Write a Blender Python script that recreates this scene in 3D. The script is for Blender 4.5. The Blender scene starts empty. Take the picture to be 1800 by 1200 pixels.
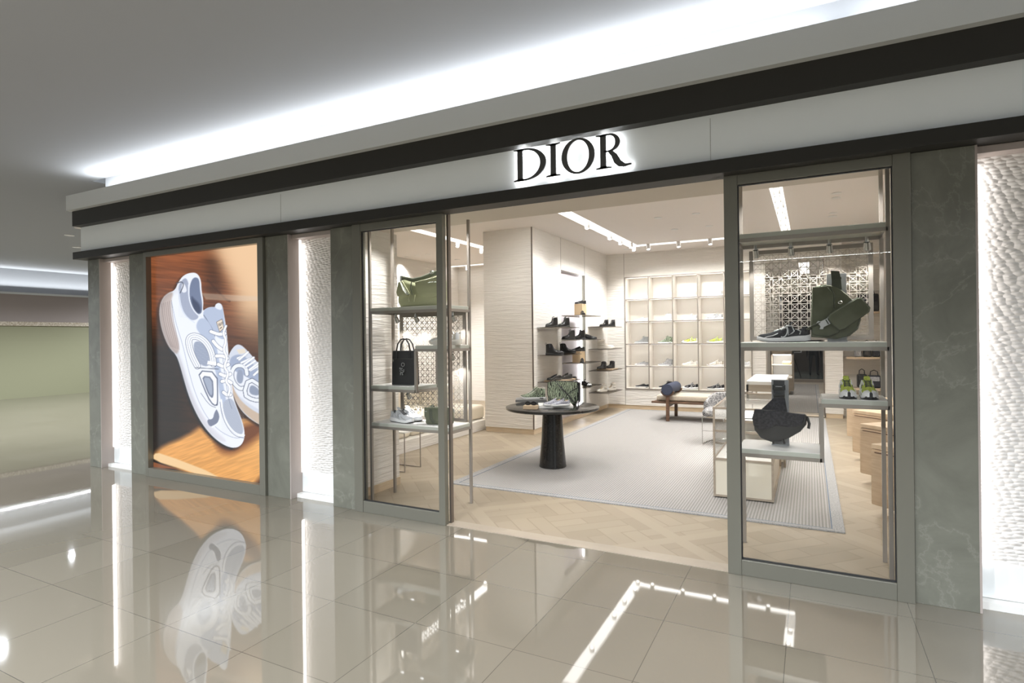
import bpy, math, random
import numpy as np
from mathutils import Matrix, Vector
R = math.radians
S = bpy.context.scene
COL = S.collection
random.seed(7)

# ------------------------------------------------------------------ camera
YAW, CAM_H, FPX, HY, SLOPE = R(27.3), 1.65, 1015.0, 592.0, -0.012
cd = bpy.data.cameras.new('camera'); cam = bpy.data.objects.new('camera', cd); COL.objects.link(cam)
cd.sensor_width = 36; cd.lens = 36 * FPX / 1800; cd.shift_y = (HY - 600) / 1800; cd.clip_end = 200
cam.matrix_world = Matrix.Translation((0, 0, CAM_H)) @ Matrix.Rotation(YAW, 4, 'Z') @ Matrix.Rotation(R(90), 4, 'X') @ Matrix.Rotation(math.atan(SLOPE), 4, 'Z')
S.camera = cam

# ------------------------------------------------------------------ colour management, world
S.view_settings.view_transform = 'Standard'; S.view_settings.look = 'None'
S.view_settings.gamma = 1; S.view_settings.use_curve_mapping = False
S.view_settings.exposure = 0.0
S.cycles.max_bounces = 8; S.cycles.transparent_max_bounces = 16; S.cycles.diffuse_bounces = 5; S.cycles.glossy_bounces = 5
S.cycles.caustics_reflective = False; S.cycles.caustics_refractive = False; S.cycles.sample_clamp_indirect = 6
W = bpy.data.worlds.new('mall_air'); S.world = W; W.use_nodes = True
W.node_tree.nodes['Background'].inputs[0].default_value = (0.80, 0.86, 0.90, 1)
W.node_tree.nodes['Background'].inputs[1].default_value = 1.0

# ------------------------------------------------------------------ lights
NEUT, COOL = (1.0, .99, .97), (.94, .975, 1.0)
def look(direction):
    return Vector(direction).to_track_quat('-Z', 'Y').to_euler()
def area(name, loc, direction, sx, sy, power, color=NEUT, spread=180):
    d = bpy.data.lights.new(name, 'AREA'); d.shape = 'RECTANGLE'; d.size = sx; d.size_y = sy
    d.energy = power; d.color = color; d.spread = R(spread)
    o = bpy.data.objects.new(name, d); COL.objects.link(o); o.location = loc; o.rotation_euler = look(direction); return o
def spot(name, loc, direction, power, angle=70, color=NEUT, blend=.6, radius=.03):
    d = bpy.data.lights.new(name, 'SPOT'); d.energy = power; d.color = color; d.spot_size = R(angle)
    d.spot_blend = blend; d.shadow_soft_size = radius
    o = bpy.data.objects.new(name, d); COL.objects.link(o); o.location = loc; o.rotation_euler = look(direction); return o
# cove in the trough above the shopfront, and the one across the corridor
area('cove_light', (-4.22, 4.38, 3.665), (0, -.34, 1), 8.70, .05, 84, COOL)
area('cove_light', (1.2, 4.38, 3.665), (0, -.34, 1), 1.9, .05, 17, COOL)
area('cove_light', (-4, -8.3, 3.62), (0, .5, 1), 16, .06, 120, COOL)
area('cove_light', (-21.35, 9, 3.30), (.4, 0, 1), 16, .06, 150, COOL)
# mall ceiling lamps over the corridor
for lx, ly, pw in ((-5, -1.5, 150), (-2.5, -1.5, 150), (0, -1.5, 150), (2.5, -1.5, 130), (-8, -1.5, 150), (-5, -4.5, 110), (-1, -4.5, 110), (3, -4.5, 110),
                   (-11, 1, 150), (-13, 5, 170), (-13, 9, 170), (-17, 3, 170), (-17, 8, 170), (-18, 12, 150), (-11, -4, 120)):
    spot('mall_lamp', (lx, ly, 3.86), (0, 0, -1), pw * 6.9 * (.75 if lx < -10 else 1), 155, (.89, .945, 1.0), .6, .05)
# shop: light channels, room wash
area('channel_light', (-3.23, 9.9, 3.47), (0, 0, -1), .18, 3.9, 5, NEUT)
area('channel_light', (-1.8, 11.75, 3.47), (0, 0, -1), 3.0, .14, 4, NEUT)
area('channel_light', (-.37, 9.3, 3.47), (0, 0, -1), .14, 3.6, 4.5, NEUT)
area('channel_light', (-5.97, 8.6, 3.47), (0, 0, -1), .18, 4.0, 6, NEUT)
area('channel_light', (-7.3, 12.55, 3.47), (0, 0, -1), 4.0, .14, 6, NEUT)
area('channel_light', (-.1, 17.5, 3.45), (0, 0, -1), .3, 5.0, 50, NEUT)
DOWN = [(-4.7, 8.0), (-4.45, 8.0), (-7.69, 11.6), (-7.43, 11.6), (-8.11, 10.57), (-7.78, 10.51), (-7.48, 10.49), (-6.17, 8.99),
        (.33, 8.76), (.34, 9.05), (.34, 10.18), (.34, 10.45), (-2.1, 7.89), (-1.53, 7.89), (-2.11, 9.15), (-1.53, 9.13),
        (-2.09, 10.31), (-1.51, 10.29), (-3.49, 12.14), (-3.24, 12.2), (-2.9, 6.75), (-1.2, 6.1)]
for i, (x, y) in enumerate(DOWN):
    spot('downlight', (x, y, 3.44), (0, 0, -1), 12 if i < 2 else 92, 120, NEUT, .9, .04)

for x, y, dx, dy, pw in ((-3.2, 8.9, -.5, .1, 36), (-3.2, 10.1, -.5, 0, 36), (-3.2, 10.75, -.5, 0, 36), (-3.15, 11.3, -.5, .1, 36), (-3.2, 7.4, -.5, 1, 36), (-2.9, 11.7, 0, .6, 26), (-2.3, 11.7, 0, .6, 26), (-1.7, 11.7, 0, .6, 26),
                         (-1.15, 11.7, 0, .6, 26), (-.36, 8.0, .3, 0, 60), (-.38, 9.3, .3, 0, 60), (-.38, 10.4, .3, 0, 60), (-6, 9.4, -.4, 0, 70), (-6, 10.3, -.3, .5, 70), (-6, 11, 0, .6, 70), (-8.7, 12, 0, .4, 60), (-7.2, 7.5, 0, 0, 70)):
    spot('track_spot', (x, y, 3.33), (dx, dy, -1), pw * 2.3, 110, NEUT, .8, .04)
for x in (-3.75, -3.2, -2.3, -1.3, -.25, .25):      # added fill lamps at the soffit, brighten the window goods; no fixtures
    spot('window_fill', (x, 4.72, 2.80), (0, .05, -1), 52, 130, NEUT, .8, .03)

# ------------------------------------------------------------------ pixel -> place on a real plane of the room
_fw = Vector((-math.sin(YAW), math.cos(YAW), 0)); _rt = Vector((math.cos(YAW), math.sin(YAW), 0)); _up = Vector((0, 0, 1))
_n = math.hypot(1, SLOPE)
def ray(x, y):
    u = x - 900; v = y - HY
    return _fw * FPX + _rt * ((u + v * SLOPE) / _n) - _up * ((v - u * SLOPE) / _n)
def onX(x, y, X): d = ray(x, y); return Vector((0, 0, CAM_H)) + d * (X / d.x)
def onY(x, y, Y): d = ray(x, y); return Vector((0, 0, CAM_H)) + d * (Y / d.y)
def onZ(x, y, z=0.0): d = ray(x, y); return Vector((0, 0, CAM_H)) + d * ((z - CAM_H) / d.z)

# ------------------------------------------------------------------ materials
def mat(name, col, rough=.5, metal=0.0, ior=None, emit=None, estr=0.0, coat=0.0, sheen=0.0):
    m = bpy.data.materials.new(name); m.use_nodes = True
    b = m.node_tree.nodes['Principled BSDF']
    b.inputs['Base Color'].default_value = (*col, 1); b.inputs['Roughness'].default_value = rough
    b.inputs['Metallic'].default_value = metal
    if ior: b.inputs['IOR'].default_value = ior
    if coat: b.inputs['Coat Weight'].default_value = coat; b.inputs['Coat Roughness'].default_value = .05
    if sheen: b.inputs['Sheen Weight'].default_value = sheen
    if emit: b.inputs['Emission Color'].default_value = (*emit, 1); b.inputs['Emission Strength'].default_value = estr
    return m
def N(m, t, **kw):
    n = m.node_tree.nodes.new(t)
    for k, v in kw.items():
        if k in n.inputs: n.inputs[k].default_value = v
        else: setattr(n, k, v)
    return n
def L(m, a, b): m.node_tree.links.new(a, b)
def P(m): return m.node_tree.nodes['Principled BSDF']
def coords(m, scale=(1, 1, 1), rot=(0, 0, 0), loc=(0, 0, 0)):
    t = N(m, 'ShaderNodeTexCoord'); mp = N(m, 'ShaderNodeMapping')
    mp.inputs['Scale'].default_value = scale; mp.inputs['Rotation'].default_value = rot; mp.inputs['Location'].default_value = loc
    L(m, t.outputs['Object'], mp.inputs['Vector']); return mp.outputs[0]
def ramp(m, src, stops):
    r = N(m, 'ShaderNodeValToRGB'); e = r.color_ramp.elements
    while len(e) < len(stops): e.new(.5)
    for k, (p, c) in zip(e, stops): k.position = p; k.color = (*c, 1)
    L(m, src, r.inputs[0]); return r.outputs[0]
def bump(m, src, strength=.3, dist=.01):
    b = N(m, 'ShaderNodeBump'); b.inputs['Strength'].default_value = strength; b.inputs['Distance'].default_value = dist
    L(m, src, b.inputs['Height']); L(m, b.outputs[0], P(m).inputs['Normal']); return b
def math_(m, op, a, b=None):
    n = N(m, 'ShaderNodeMath', operation=op)
    for i, v in enumerate((a, b)):
        if v is None: continue
        if isinstance(v, (int, float)): n.inputs[i].default_value = v
        else: L(m, v, n.inputs[i])
    return n.outputs[0]
def mixc(m, fac, a, b):
    n = N(m, 'ShaderNodeMix', data_type='RGBA')
    for i, v in ((0, fac), (6, a), (7, b)):
        if isinstance(v, tuple): n.inputs[i].default_value = (*v, 1)
        elif isinstance(v, (int, float)): n.inputs[i].default_value = v
        else: L(m, v, n.inputs[i])
    return n.outputs[2]

M = {}
# glossy cream corridor tiles with fine dark joints
m = M['tile'] = mat('polished_tile', (.36, .34, .295), .03, ior=2.1)
v = coords(m); sx = N(m, 'ShaderNodeSeparateXYZ'); L(m, v, sx.inputs[0])
def joint(m, src, off, pitch, w):
    a = math_(m, 'ADD', src, off); b = math_(m, 'DIVIDE', a, pitch); f = math_(m, 'FRACT', b)
    d = math_(m, 'ABSOLUTE', math_(m, 'SUBTRACT', f, .5)); return math_(m, 'GREATER_THAN', d, .5 - w / pitch / 2), b
jx, cx = joint(m, sx.outputs[0], 2.05 + 64, .64, .004); jy, cy = joint(m, sx.outputs[1], -3.36 + 65.5, .655, .004)
j = math_(m, 'MAXIMUM', jx, jy)
cc = N(m, 'ShaderNodeCombineXYZ'); L(m, math_(m, 'FLOOR', cx), cc.inputs[0]); L(m, math_(m, 'FLOOR', cy), cc.inputs[1])
wn = N(m, 'ShaderNodeTexWhiteNoise'); L(m, cc.outputs[0], wn.inputs[0])
base = ramp(m, wn.outputs[0], [(0, (.175, .153, .118)), (1, (.198, .174, .136))])
L(m, mixc(m, j, base, (.09, .08, .065)), P(m).inputs['Base Color'])
ns = N(m, 'ShaderNodeTexNoise', Scale=1.3); L(m, v, ns.inputs['Vector']); bump(m, ns.outputs[0], .02, .02)
# grey veined marble
m = M['marble'] = mat('grey_marble', (.13, .135, .115), .22)
v = coords(m, (1.0, 1.0, .8), (0, .5, 0))
n1 = N(m, 'ShaderNodeTexNoise', Scale=2.2, Detail=9, Roughness=.62, Distortion=1.2); L(m, v, n1.inputs['Vector'])
n2 = N(m, 'ShaderNodeTexNoise', Scale=1.1, Detail=8, Roughness=.6, Distortion=.5); L(m, v, n2.inputs['Vector'])
vein = ramp(m, math_(m, 'ABSOLUTE', math_(m, 'SUBTRACT', n2.outputs[0], .5)), [(0, (.6, .6, .6)), (.006, (.1, .1, .1)), (.02, (0, 0, 0))])
b0 = ramp(m, n1.outputs[0], [(.3, (.135, .135, .110)), (.7, (.20, .20, .165))])
L(m, mixc(m, math_(m, 'MULTIPLY', vein, .32), b0, (.42, .41, .36)), P(m).inputs['Base Color'])
# interior ridged plaster
def plaster(name, col, st=.9, sc=24, dist=.02):
    m = mat(name, col, .75); v = coords(m, (1.6, 1.6, sc))
    n = N(m, 'ShaderNodeTexNoise', Scale=1.6, Detail=4, Roughness=.55, Distortion=.3); L(m, v, n.inputs['Vector'])
    bump(m, n.outputs[0], st, dist); return m
M['plaster'] = plaster('ridged_plaster', (.80, .765, .71))
M['plaster_light'] = plaster('ridged_plaster_light', (.79, .76, .715), .75)
# exterior woven relief
m = M['relief'] = mat('white_woven_relief', (.80, .77, .74), .6)
v = coords(m, (1, 1, 1)); nz = N(m, 'ShaderNodeTexNoise', Scale=2.0, Detail=2); L(m, v, nz.inputs['Vector'])
mv = N(m, 'ShaderNodeVectorMath', operation='MULTIPLY_ADD'); mv.inputs[1].default_value = (.05, .05, .05)
L(m, nz.outputs['Color'], mv.inputs[0]); L(m, v, mv.inputs[2])
mp2 = N(m, 'ShaderNodeMapping'); mp2.inputs['Scale'].default_value = (21, 1, 46); mp2.inputs['Rotation'].default_value = (0, R(12), 0); L(m, mv.outputs[0], mp2.inputs['Vector'])
vo = N(m, 'ShaderNodeTexVoronoi', Scale=1.0, Randomness=.55); L(m, mp2.outputs[0], vo.inputs['Vector'])
inv = math_(m, 'SUBTRACT', 1.0, vo.outputs['Distance']); bump(m, inv, 1.0, .015)
M['return'] = mat('warm_stone_return', (.42, .36, .33), .5)
M['bronze'] = mat('brushed_bronze', (.185, .178, .146), .34, .3)
M['bronze_dark'] = mat('dark_bronze', (.22, .19, .165), .35, .7)
M['post'] = mat('champagne_metal', (.33, .295, .26), .35, .4)
M['fascia'] = mat('pale_grey_fascia', (.86, .89, .895), .5)
M['beam'] = mat('grey_white_paint', (.60, .61, .60), .7)
M['black_trim'] = mat('charcoal_trim', (.034, .032, .028), .5); P(M['black_trim']).inputs['Specular IOR Level'].default_value = .2
M['ceil'] = mat('ceiling_paint', (.35, .362, .382), .9)
M['ceil_in'] = mat('shop_ceiling_paint', (.86, .81, .77), .9)
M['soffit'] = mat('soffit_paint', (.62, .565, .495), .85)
M['white'] = mat('white_lacquer', (.86, .85, .82), .3)
M['cream'] = mat('cream_panel', (.82, .78, .72), .5)
M['cream_lac'] = mat('cream_lacquer', (.72, .67, .56), .35)
M['shelf_top'] = mat('pale_shelf_top', (.84, .83, .80), .35)
M['shelf_edge'] = mat('grey_green_shelf_edge', (.50, .51, .45), .35)
M['black_stone'] = mat('black_speckled_stone', (.018, .017, .016), .16)
m = M['black_stone']; v = coords(m); vv = N(m, 'ShaderNodeTexVoronoi', Scale=38); L(m, v, vv.inputs['Vector'])
L(m, ramp(m, vv.outputs['Distance'], [(0, (.35, .33, .3)), (.06, (.02, .019, .018)), (1, (.014, .013, .012))]), P(m).inputs['Base Color'])
def wood(name, c1, c2, rough=.45, scale=(2, 2, 24), rot=(0, 0, 0)):
    m = mat(name, c1, rough); v = coords(m, scale, rot)
    n = N(m, 'ShaderNodeTexNoise', Scale=1.6, Detail=5, Distortion=.6); L(m, v, n.inputs['Vector'])
    L(m, ramp(m, n.outputs[0], [(.35, c1), (.7, c2)]), P(m).inputs['Base Color']); return m
M['oak'] = wood('light_oak', (.43, .315, .205), (.52, .39, .265))
M['oak_top'] = wood('light_oak_top', (.52, .395, .265), (.60, .465, .325), scale=(8, 2, 2))
M['oak_base'] = wood('oak_baseboard', (.56, .44, .30), (.64, .52, .37), scale=(2, 2, 30))
M['walnut'] = wood('dark_walnut', (.10, .055, .032), (.17, .095, .058))
M['paleoak'] = wood('pale_oak_trim', (.33, .275, .215), (.40, .335, .265))
# parquet of the shop: basket-woven panels framed by diagonals
m = M['parquet'] = mat('oak_parquet', (.62, .47, .32), .5)
v = coords(m)
def plank(rot, sc, w, h):
    b = N(m, 'ShaderNodeTexBrick', Scale=sc); b.inputs['Brick Width'].default_value = w; b.inputs['Row Height'].default_value = h
    b.inputs['Mortar Size'].default_value = .006; b.inputs['Color1'].default_value = (.275, .222, .157, 1); b.inputs['Color2'].default_value = (.33, .27, .195, 1)
    b.inputs['Mortar'].default_value = (.25, .20, .14, 1); b.offset = .5
    q = N(m, 'ShaderNodeMapping'); q.inputs['Rotation'].default_value = (0, 0, rot); L(m, v, q.inputs['Vector']); L(m, q.outputs[0], b.inputs['Vector']); return b.outputs['Color']
A, B = plank(R(45), 1, .62, .155), plank(R(-45), 1, .62, .155)
q = N(m, 'ShaderNodeMapping'); q.inputs['Rotation'].default_value = (0, 0, R(45)); L(m, v, q.inputs['Vector'])
ck = N(m, 'ShaderNodeTexChecker', Scale=1.61); L(m, q.outputs[0], ck.inputs['Vector'])
inner = mixc(m, ck.outputs['Fac'], A, B)
s2 = N(m, 'ShaderNodeSeparateXYZ'); L(m, v, s2.inputs[0])
def diag(sgn):
    t = math_(m, 'ADD', s2.outputs[0], math_(m, 'MULTIPLY', s2.outputs[1], sgn)); f = math_(m, 'FRACT', math_(m, 'DIVIDE', math_(m, 'ADD', t, 40), 1.9))
    return math_(m, 'LESS_THAN', f, .085)
band = math_(m, 'MAXIMUM', diag(1), diag(-1))
col = mixc(m, band, inner, (.34, .28, .203))
gn = N(m, 'ShaderNodeTexNoise', Scale=3, Detail=6); L(m, v, gn.inputs['Vector'])
L(m, mixc(m, math_(m, 'MULTIPLY', gn.outputs[0], .25), col, (.29, .236, .17)), P(m).inputs['Base Color'])
# rug with fine ribs running into the shop
m = M['rug'] = mat('grey_ribbed_wool', (.45, .42, .40), .95)
v = coords(m); w1 = N(m, 'ShaderNodeTexWave', Scale=12.0, Distortion=.6); w1.inputs['Detail Scale'].default_value = 6; L(m, v, w1.inputs['Vector'])
n3 = N(m, 'ShaderNodeTexNoise', Scale=60, Detail=3); L(m, v, n3.inputs['Vector'])
c = ramp(m, w1.outputs[0], [(0, (.20, .19, .177)), (1, (.40, .382, .363))])
L(m, mixc(m, math_(m, 'MULTIPLY', n3.outputs[0], .5), c, (.34, .328, .318)), P(m).inputs['Base Color']); bump(m, w1.outputs[0], .4, .006)
m = M['rug_edge'] = mat('mottled_wool_border', (.44, .43, .42), .95)
v = coords(m); n3 = N(m, 'ShaderNodeTexNoise', Scale=90, Detail=3); L(m, v, n3.inputs['Vector'])
L(m, ramp(m, n3.outputs[0], [(.3, (.20, .20, .21)), (.7, (.44, .43, .41))]), P(m).inputs['Base Color'])
M['rug_line'] = mat('blue_thread', (.10, .14, .20), .9)
def speckle(name, a, b, sc=120, rough=.95):
    m = mat(name, a, rough); v = coords(m); n = N(m, 'ShaderNodeTexNoise', Scale=sc, Detail=2); L(m, v, n.inputs['Vector'])
    L(m, ramp(m, n.outputs[0], [(.38, a), (.62, b)]), P(m).inputs['Base Color']); bump(m, n.outputs[0], .3, .003); return m
M['boucle'] = speckle('grey_boucle', (.09, .09, .095), (.42, .41, .40), 55)
M['linen'] = speckle('beige_linen', (.48, .42, .34), (.56, .50, .41), 90)
M['navy'] = speckle('navy_cloth', (.035, .045, .075), (.06, .07, .11), 90)
M['leather_cream'] = mat('cream_leather', (.78, .71, .58), .45)
M['led'] = mat('led_white', (1, 1, 1), .5, emit=(1, .97, .93), estr=7.0)
M['led_cool'] = mat('led_cool_white', (1, 1, 1), .5, emit=(.95, .97, 1), estr=5.0)
M['led_niche'] = mat('led_niche', (1, 1, 1), .5, emit=(1, .97, .95), estr=1.25)
M['led_soft'] = mat('led_soft', (1, 1, 1), .5, emit=(1, .97, .93), estr=1.3)
M['led_sign'] = mat('led_halo', (1, 1, 1), .5, emit=(.97, .98, 1), estr=9.0)
M['letter'] = mat('sign_letter_black', (.06, .06, .058), .4)
M['led_strip'] = mat('channel_diffuser', (1, 1, 1), .5, emit=(1, .98, .95), estr=1.5)
M['lamp_body'] = mat('white_lamp_body', (.80, .79, .77), .4)
M['olive_wall'] = mat('olive_hoarding', (.27, .265, .165), .7)
M['pink_wall'] = mat('mauve_grey_wall', (.35, .30, .28), .8)
M['strip_wall'] = speckle('patterned_cornice', (.40, .33, .24), (.62, .55, .45), 30, .7)
M['dark_room'] = mat('dark_panelling', (.085, .068, .055), .5)
M['dark_red'] = mat('oxblood_panel', (.11, .022, .015), .5)
M['green_tile'] = mat('grey_green_tile', (.13, .15, .135), .12)
M['niche_grey'] = plaster('lilac_grey_plaster', (.60, .57, .60), .35, 3)
M['stand'] = mat('grey_display_stand', (.33, .34, .35), .45)
M['leather_black'] = mat('glossy_black_leather', (.012, .012, .013), .22)
M['leather_soft'] = mat('black_leather', (.022, .022, .023), .42)
M['suede_black'] = speckle('black_jacquard', (.016, .016, .020), (.034, .033, .042), 60)
M['steel'] = mat('polished_steel', (.62, .62, .60), .22, 1.0)
M['olive'] = speckle('olive_cotton', (.105, .115, .075), (.135, .145, .098), 8)
M['olive_dark'] = mat('olive_piping', (.05, .058, .036), .6)
M['sage'] = mat('sage_leather', (.42, .44, .27), .4)
M['sage_dark'] = mat('dark_sage_strap', (.13, .145, .10), .4)
M['rubber'] = mat('black_rubber', (.014, .014, .015), .55)
M['w'] = mat('white_leather', (.84, .84, .84), .45)
M['ww'] = mat('warm_white_leather', (.80, .76, .68), .45)
M['mesh_grey'] = speckle('pale_grey_mesh', (.55, .56, .59), (.66, .67, .70), 120)
M['mid_grey'] = speckle('mid_grey_mesh', (.22, .23, .23), (.34, .35, .35), 120)
M['char'] = speckle('charcoal_mesh', (.018, .019, .022), (.035, .036, .04), 120)
M['silver'] = mat('silver_trim', (.52, .53, .53), .3, .5)
M['lime'] = speckle('lime_mesh', (.42, .50, .06), (.62, .70, .14), 100)
M['taupe'] = mat('taupe_suede', (.42, .37, .30), .8)
M['sand'] = mat('sand_card', (.64, .48, .30), .7)
M['slab_grey'] = mat('grey_slab', (.22, .22, .22), .3)
def jacquard(name, a, b, sc=(36, 36, 22)):
    m = mat(name, a, .85); v = coords(m, sc, (0, 0, R(8)))
    w = N(m, 'ShaderNodeTexWave', Scale=.9, Distortion=9.0, Detail=2.0); w.inputs['Detail Scale'].default_value = 1.6; L(m, v, w.inputs['Vector'])
    L(m, ramp(m, w.outputs[0], [(.46, a), (.55, b)]), P(m).inputs['Base Color']); return m
M['obl_green'] = jacquard('green_black_jacquard', (.012, .016, .013), (.42, .50, .36), (22, 22, 12))
M['obl_grey'] = jacquard('grey_white_jacquard', (.10, .10, .12), (.66, .66, .66), (42, 42, 22))
M['obl_navy'] = jacquard('navy_white_jacquard', (.02, .025, .09), (.70, .70, .72), (34, 34, 30))
M['skin'] = mat('skin', (.42, .27, .20), .6)
M['dark_cloth'] = mat('dark_trousers', (.02, .02, .023), .8)
# clear glass: faint mirror, otherwise see-through
m = M['glass'] = bpy.data.materials.new('clear_glass'); m.use_nodes = True; m.node_tree.nodes.remove(P(m))
tr = N(m, 'ShaderNodeBsdfTransparent'); gl = N(m, 'ShaderNodeBsdfGlossy', Roughness=0.0); lw = N(m, 'ShaderNodeLayerWeight', Blend=.5); fr5 = math_(m, 'POWER', lw.outputs['Facing'], 5.0); frx = math_(m, 'MULTIPLY_ADD', fr5, .9); frx.node.inputs[2].default_value = .022; mx = N(m, 'ShaderNodeMixShader')
tr.inputs[0].default_value = (.98, .98, .975, 1)
L(m, frx, mx.inputs[0]); L(m, tr.outputs[0], mx.inputs[1]); L(m, gl.outputs[0], mx.inputs[2]); L(m, mx.outputs[0], m.node_tree.nodes['Material Output'].inputs[0])
m = M['glass_shelf'] = bpy.data.materials.new('smoked_glass_shelf'); m.use_nodes = True; m.node_tree.nodes.remove(P(m))
tr = N(m, 'ShaderNodeBsdfTransparent'); gl = N(m, 'ShaderNodeBsdfGlossy', Roughness=0.05); mx = N(m, 'ShaderNodeMixShader'); mx.inputs[0].default_value = .35
tr.inputs[0].default_value = (.50, .48, .45, 1); gl.inputs[0].default_value = (.7, .68, .66, 1)
L(m, tr.outputs[0], mx.inputs[1]); L(m, gl.outputs[0], mx.inputs[2]); L(m, mx.outputs[0], m.node_tree.nodes['Material Output'].inputs[0])

# ------------------------------------------------------------------ mesh builder
class MB:
    def __init__(s): s.v = []; s.f = []
    def add(s, vs, fs):
        b = len(s.v); s.v += [tuple(p) for p in vs]; s.f += [tuple(i + b for i in f) for f in fs]; return s
    def box(s, x0, x1, y0, y1, z0, z1):
        return s.add([(x, y, z) for z in (z0, z1) for y in (y0, y1) for x in (x0, x1)],
                     [(0, 2, 3, 1), (4, 5, 7, 6), (0, 1, 5, 4), (2, 6, 7, 3), (0, 4, 6, 2), (1, 3, 7, 5)])
    def cbox(s, x, y, z, w, d, h): return s.box(x - w / 2, x + w / 2, y - d / 2, y + d / 2, z, z + h)
    def rbox(s, x0, x1, y0, y1, z0, z1, r, n=4):     # box rounded in plan and at its top/bottom edges
        pts = []
        for cx, cy, a0 in ((x1 - r, y1 - r, 0), (x0 + r, y1 - r, 90), (x0 + r, y0 + r, 180), (x1 - r, y0 + r, 270)):
            for k in range(n + 1): a = R(a0 + 90 * k / n); pts.append((cx, cy, math.cos(a), math.sin(a)))
        rings = []
        for k in range(n + 1): a = R(90 * k / n); rings.append((z0 + r - r * math.cos(a), math.sin(a)))
        for k in range(n + 1): a = R(90 * k / n); rings.append((z1 - r + r * math.sin(a), math.cos(a)))
        secs = [[(cx + ux * r * q, cy + uy * r * q, z) for cx, cy, ux, uy in pts] for z, q in rings]
        return s.loft(secs)
    def loft(s, secs, caps=True, closed=True):
        n = len(secs[0]); vs = [p for q in secs for p in q]; fs = []
        for a in range(len(secs) - 1):
            for i in range(n if closed else n - 1):
                j = (i + 1) % n; fs.append((a * n + i, a * n + j, (a + 1) * n + j, (a + 1) * n + i))
        if caps and closed: fs.append(tuple(range(n - 1, -1, -1))); fs.append(tuple((len(secs) - 1) * n + i for i in range(n)))
        return s.add(vs, fs)
    def cyl(s, p0, p1, r0, r1=None, n=20):
        r1 = r0 if r1 is None else r1; p0 = Vector(p0); p1 = Vector(p1); d = (p1 - p0).normalized()
        u = d.orthogonal().normalized(); w = d.cross(u)
        return s.loft([[p + (u * math.cos(2 * math.pi * k / n) + w * math.sin(2 * math.pi * k / n)) * r for k in range(n)] for p, r in ((p0, r0), (p1, r1))])
    def lathe(s, prof, c=(0, 0, 0), n=40):
        return s.loft([[(c[0] + r * math.cos(2 * math.pi * k / n), c[1] + r * math.sin(2 * math.pi * k / n), c[2] + z) for k in range(n)] for r, z in prof])
    def tube(s, pts, r, n=8, closed=False, flat=None):   # flat=(ru, rv): elliptical band
        pts = [Vector(p) for p in pts]; secs = []; u = None
        for i, p in enumerate(pts):
            a = pts[i - 1] if i or closed else p; b = pts[(i + 1) % len(pts)] if i < len(pts) - 1 or closed else p
            d = (b - a).normalized()
            if u is None: u = d.orthogonal().normalized() if abs(d.z) > .9 else Vector((0, 0, 1))
            u = (u - d * u.dot(d)).normalized(); w = d.cross(u)
            ru, rv = flat or (r, r)
            secs.append([p + u * ru * math.cos(2 * math.pi * k / n) + w * rv * math.sin(2 * math.pi * k / n) for k in range(n)])
        if closed: secs.append(secs[0]); return s.loft(secs, caps=False)
        return s.loft(secs)
    def prism(s, poly, axis, a, b):      # polygon (2D) extruded along an axis
        def q(p, t): return {'x': (t, p[0], p[1]), 'y': (p[0], t, p[1]), 'z': (p[0], p[1], t)}[axis]
        n = len(poly); return s.add([q(p, t) for t in (a, b) for p in poly],
            [tuple(range(n)), tuple(range(2 * n - 1, n - 1, -1))] + [(i, n + i, n + (i + 1) % n, (i + 1) % n) for i in range(n)])
    def pillow(s, poly, axis, a, b, bulge, inset=.85, rings=4):   # outline with rounded puffed faces
        cx = sum(p[0] for p in poly) / len(poly); cy = sum(p[1] for p in poly) / len(poly); mid = (a + b) / 2; h = (b - a) / 2
        def q(p, t): return {'x': (t, p[0], p[1]), 'y': (p[0], t, p[1]), 'z': (p[0], p[1], t)}[axis]
        secs = []
        for k in range(-rings, rings + 1):
            t = k / rings; sc = 1 - (1 - inset) * abs(t) ** 2.5; off = math.copysign(h * (1 - (1 - abs(t)) ** 2), t) if k else 0
            secs.append([q((cx + (p[0] - cx) * sc, cy + (p[1] - cy) * sc), mid + off) for p in poly])
        for sg in (1,):
            for k in range(1, 4):
                t = k / 3; sc = inset * (1 - t * .9)
                secs.append([q((cx + (p[0] - cx) * sc, cy + (p[1] - cy) * sc), b + bulge * math.sin(t * math.pi / 2)) for p in poly])
                secs.insert(0, [q((cx + (p[0] - cx) * sc, cy + (p[1] - cy) * sc), a - bulge * math.sin(t * math.pi / 2)) for p in poly])
        return s.loft(secs)
    def mesh(s, name, m, smooth=False):
        me = bpy.data.meshes.new(name); me.from_pydata(s.v, [], s.f); me.materials.append(m); me.validate(); me.update()
        import bmesh
        bm = bmesh.new(); bm.from_mesh(me); bmesh.ops.delete(bm, geom=[q for q in bm.verts if not q.link_faces], context='VERTS'); bmesh.ops.recalc_face_normals(bm, faces=bm.faces); bm.to_mesh(me); bm.free()
        if smooth:
            me.polygons.foreach_set('use_smooth', [True] * len(me.polygons))
            try: me.set_sharp_from_angle(angle=R(38))
            except Exception: pass
        return me
    def build(s, name, m, parent=None, smooth=False, bevel=0):
        o = bpy.data.objects.new(name, s.mesh(name, m, smooth)); COL.objects.link(o)
        if parent: o.parent = parent
        if bevel:
            b = o.modifiers.new('bevel', 'BEVEL'); b.width = bevel; b.segments = 2; b.limit_method = 'ANGLE'
        return o
def tag(o, label=None, cat=None, group=None, kind=None):
    for k, v in (('label', label), ('category', cat), ('group', group), ('kind', kind)):
        if v: o[k] = v
    return o
def thing(name, label, cat, loc=(0, 0, 0), rz=0, group=None, scale=1):
    o = bpy.data.objects.new(name, None); COL.objects.link(o); o.location = loc; o.rotation_euler = (0, 0, rz); o.scale = (scale,) * 3
    o.empty_display_size = .05; return tag(o, label, cat, group)
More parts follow.
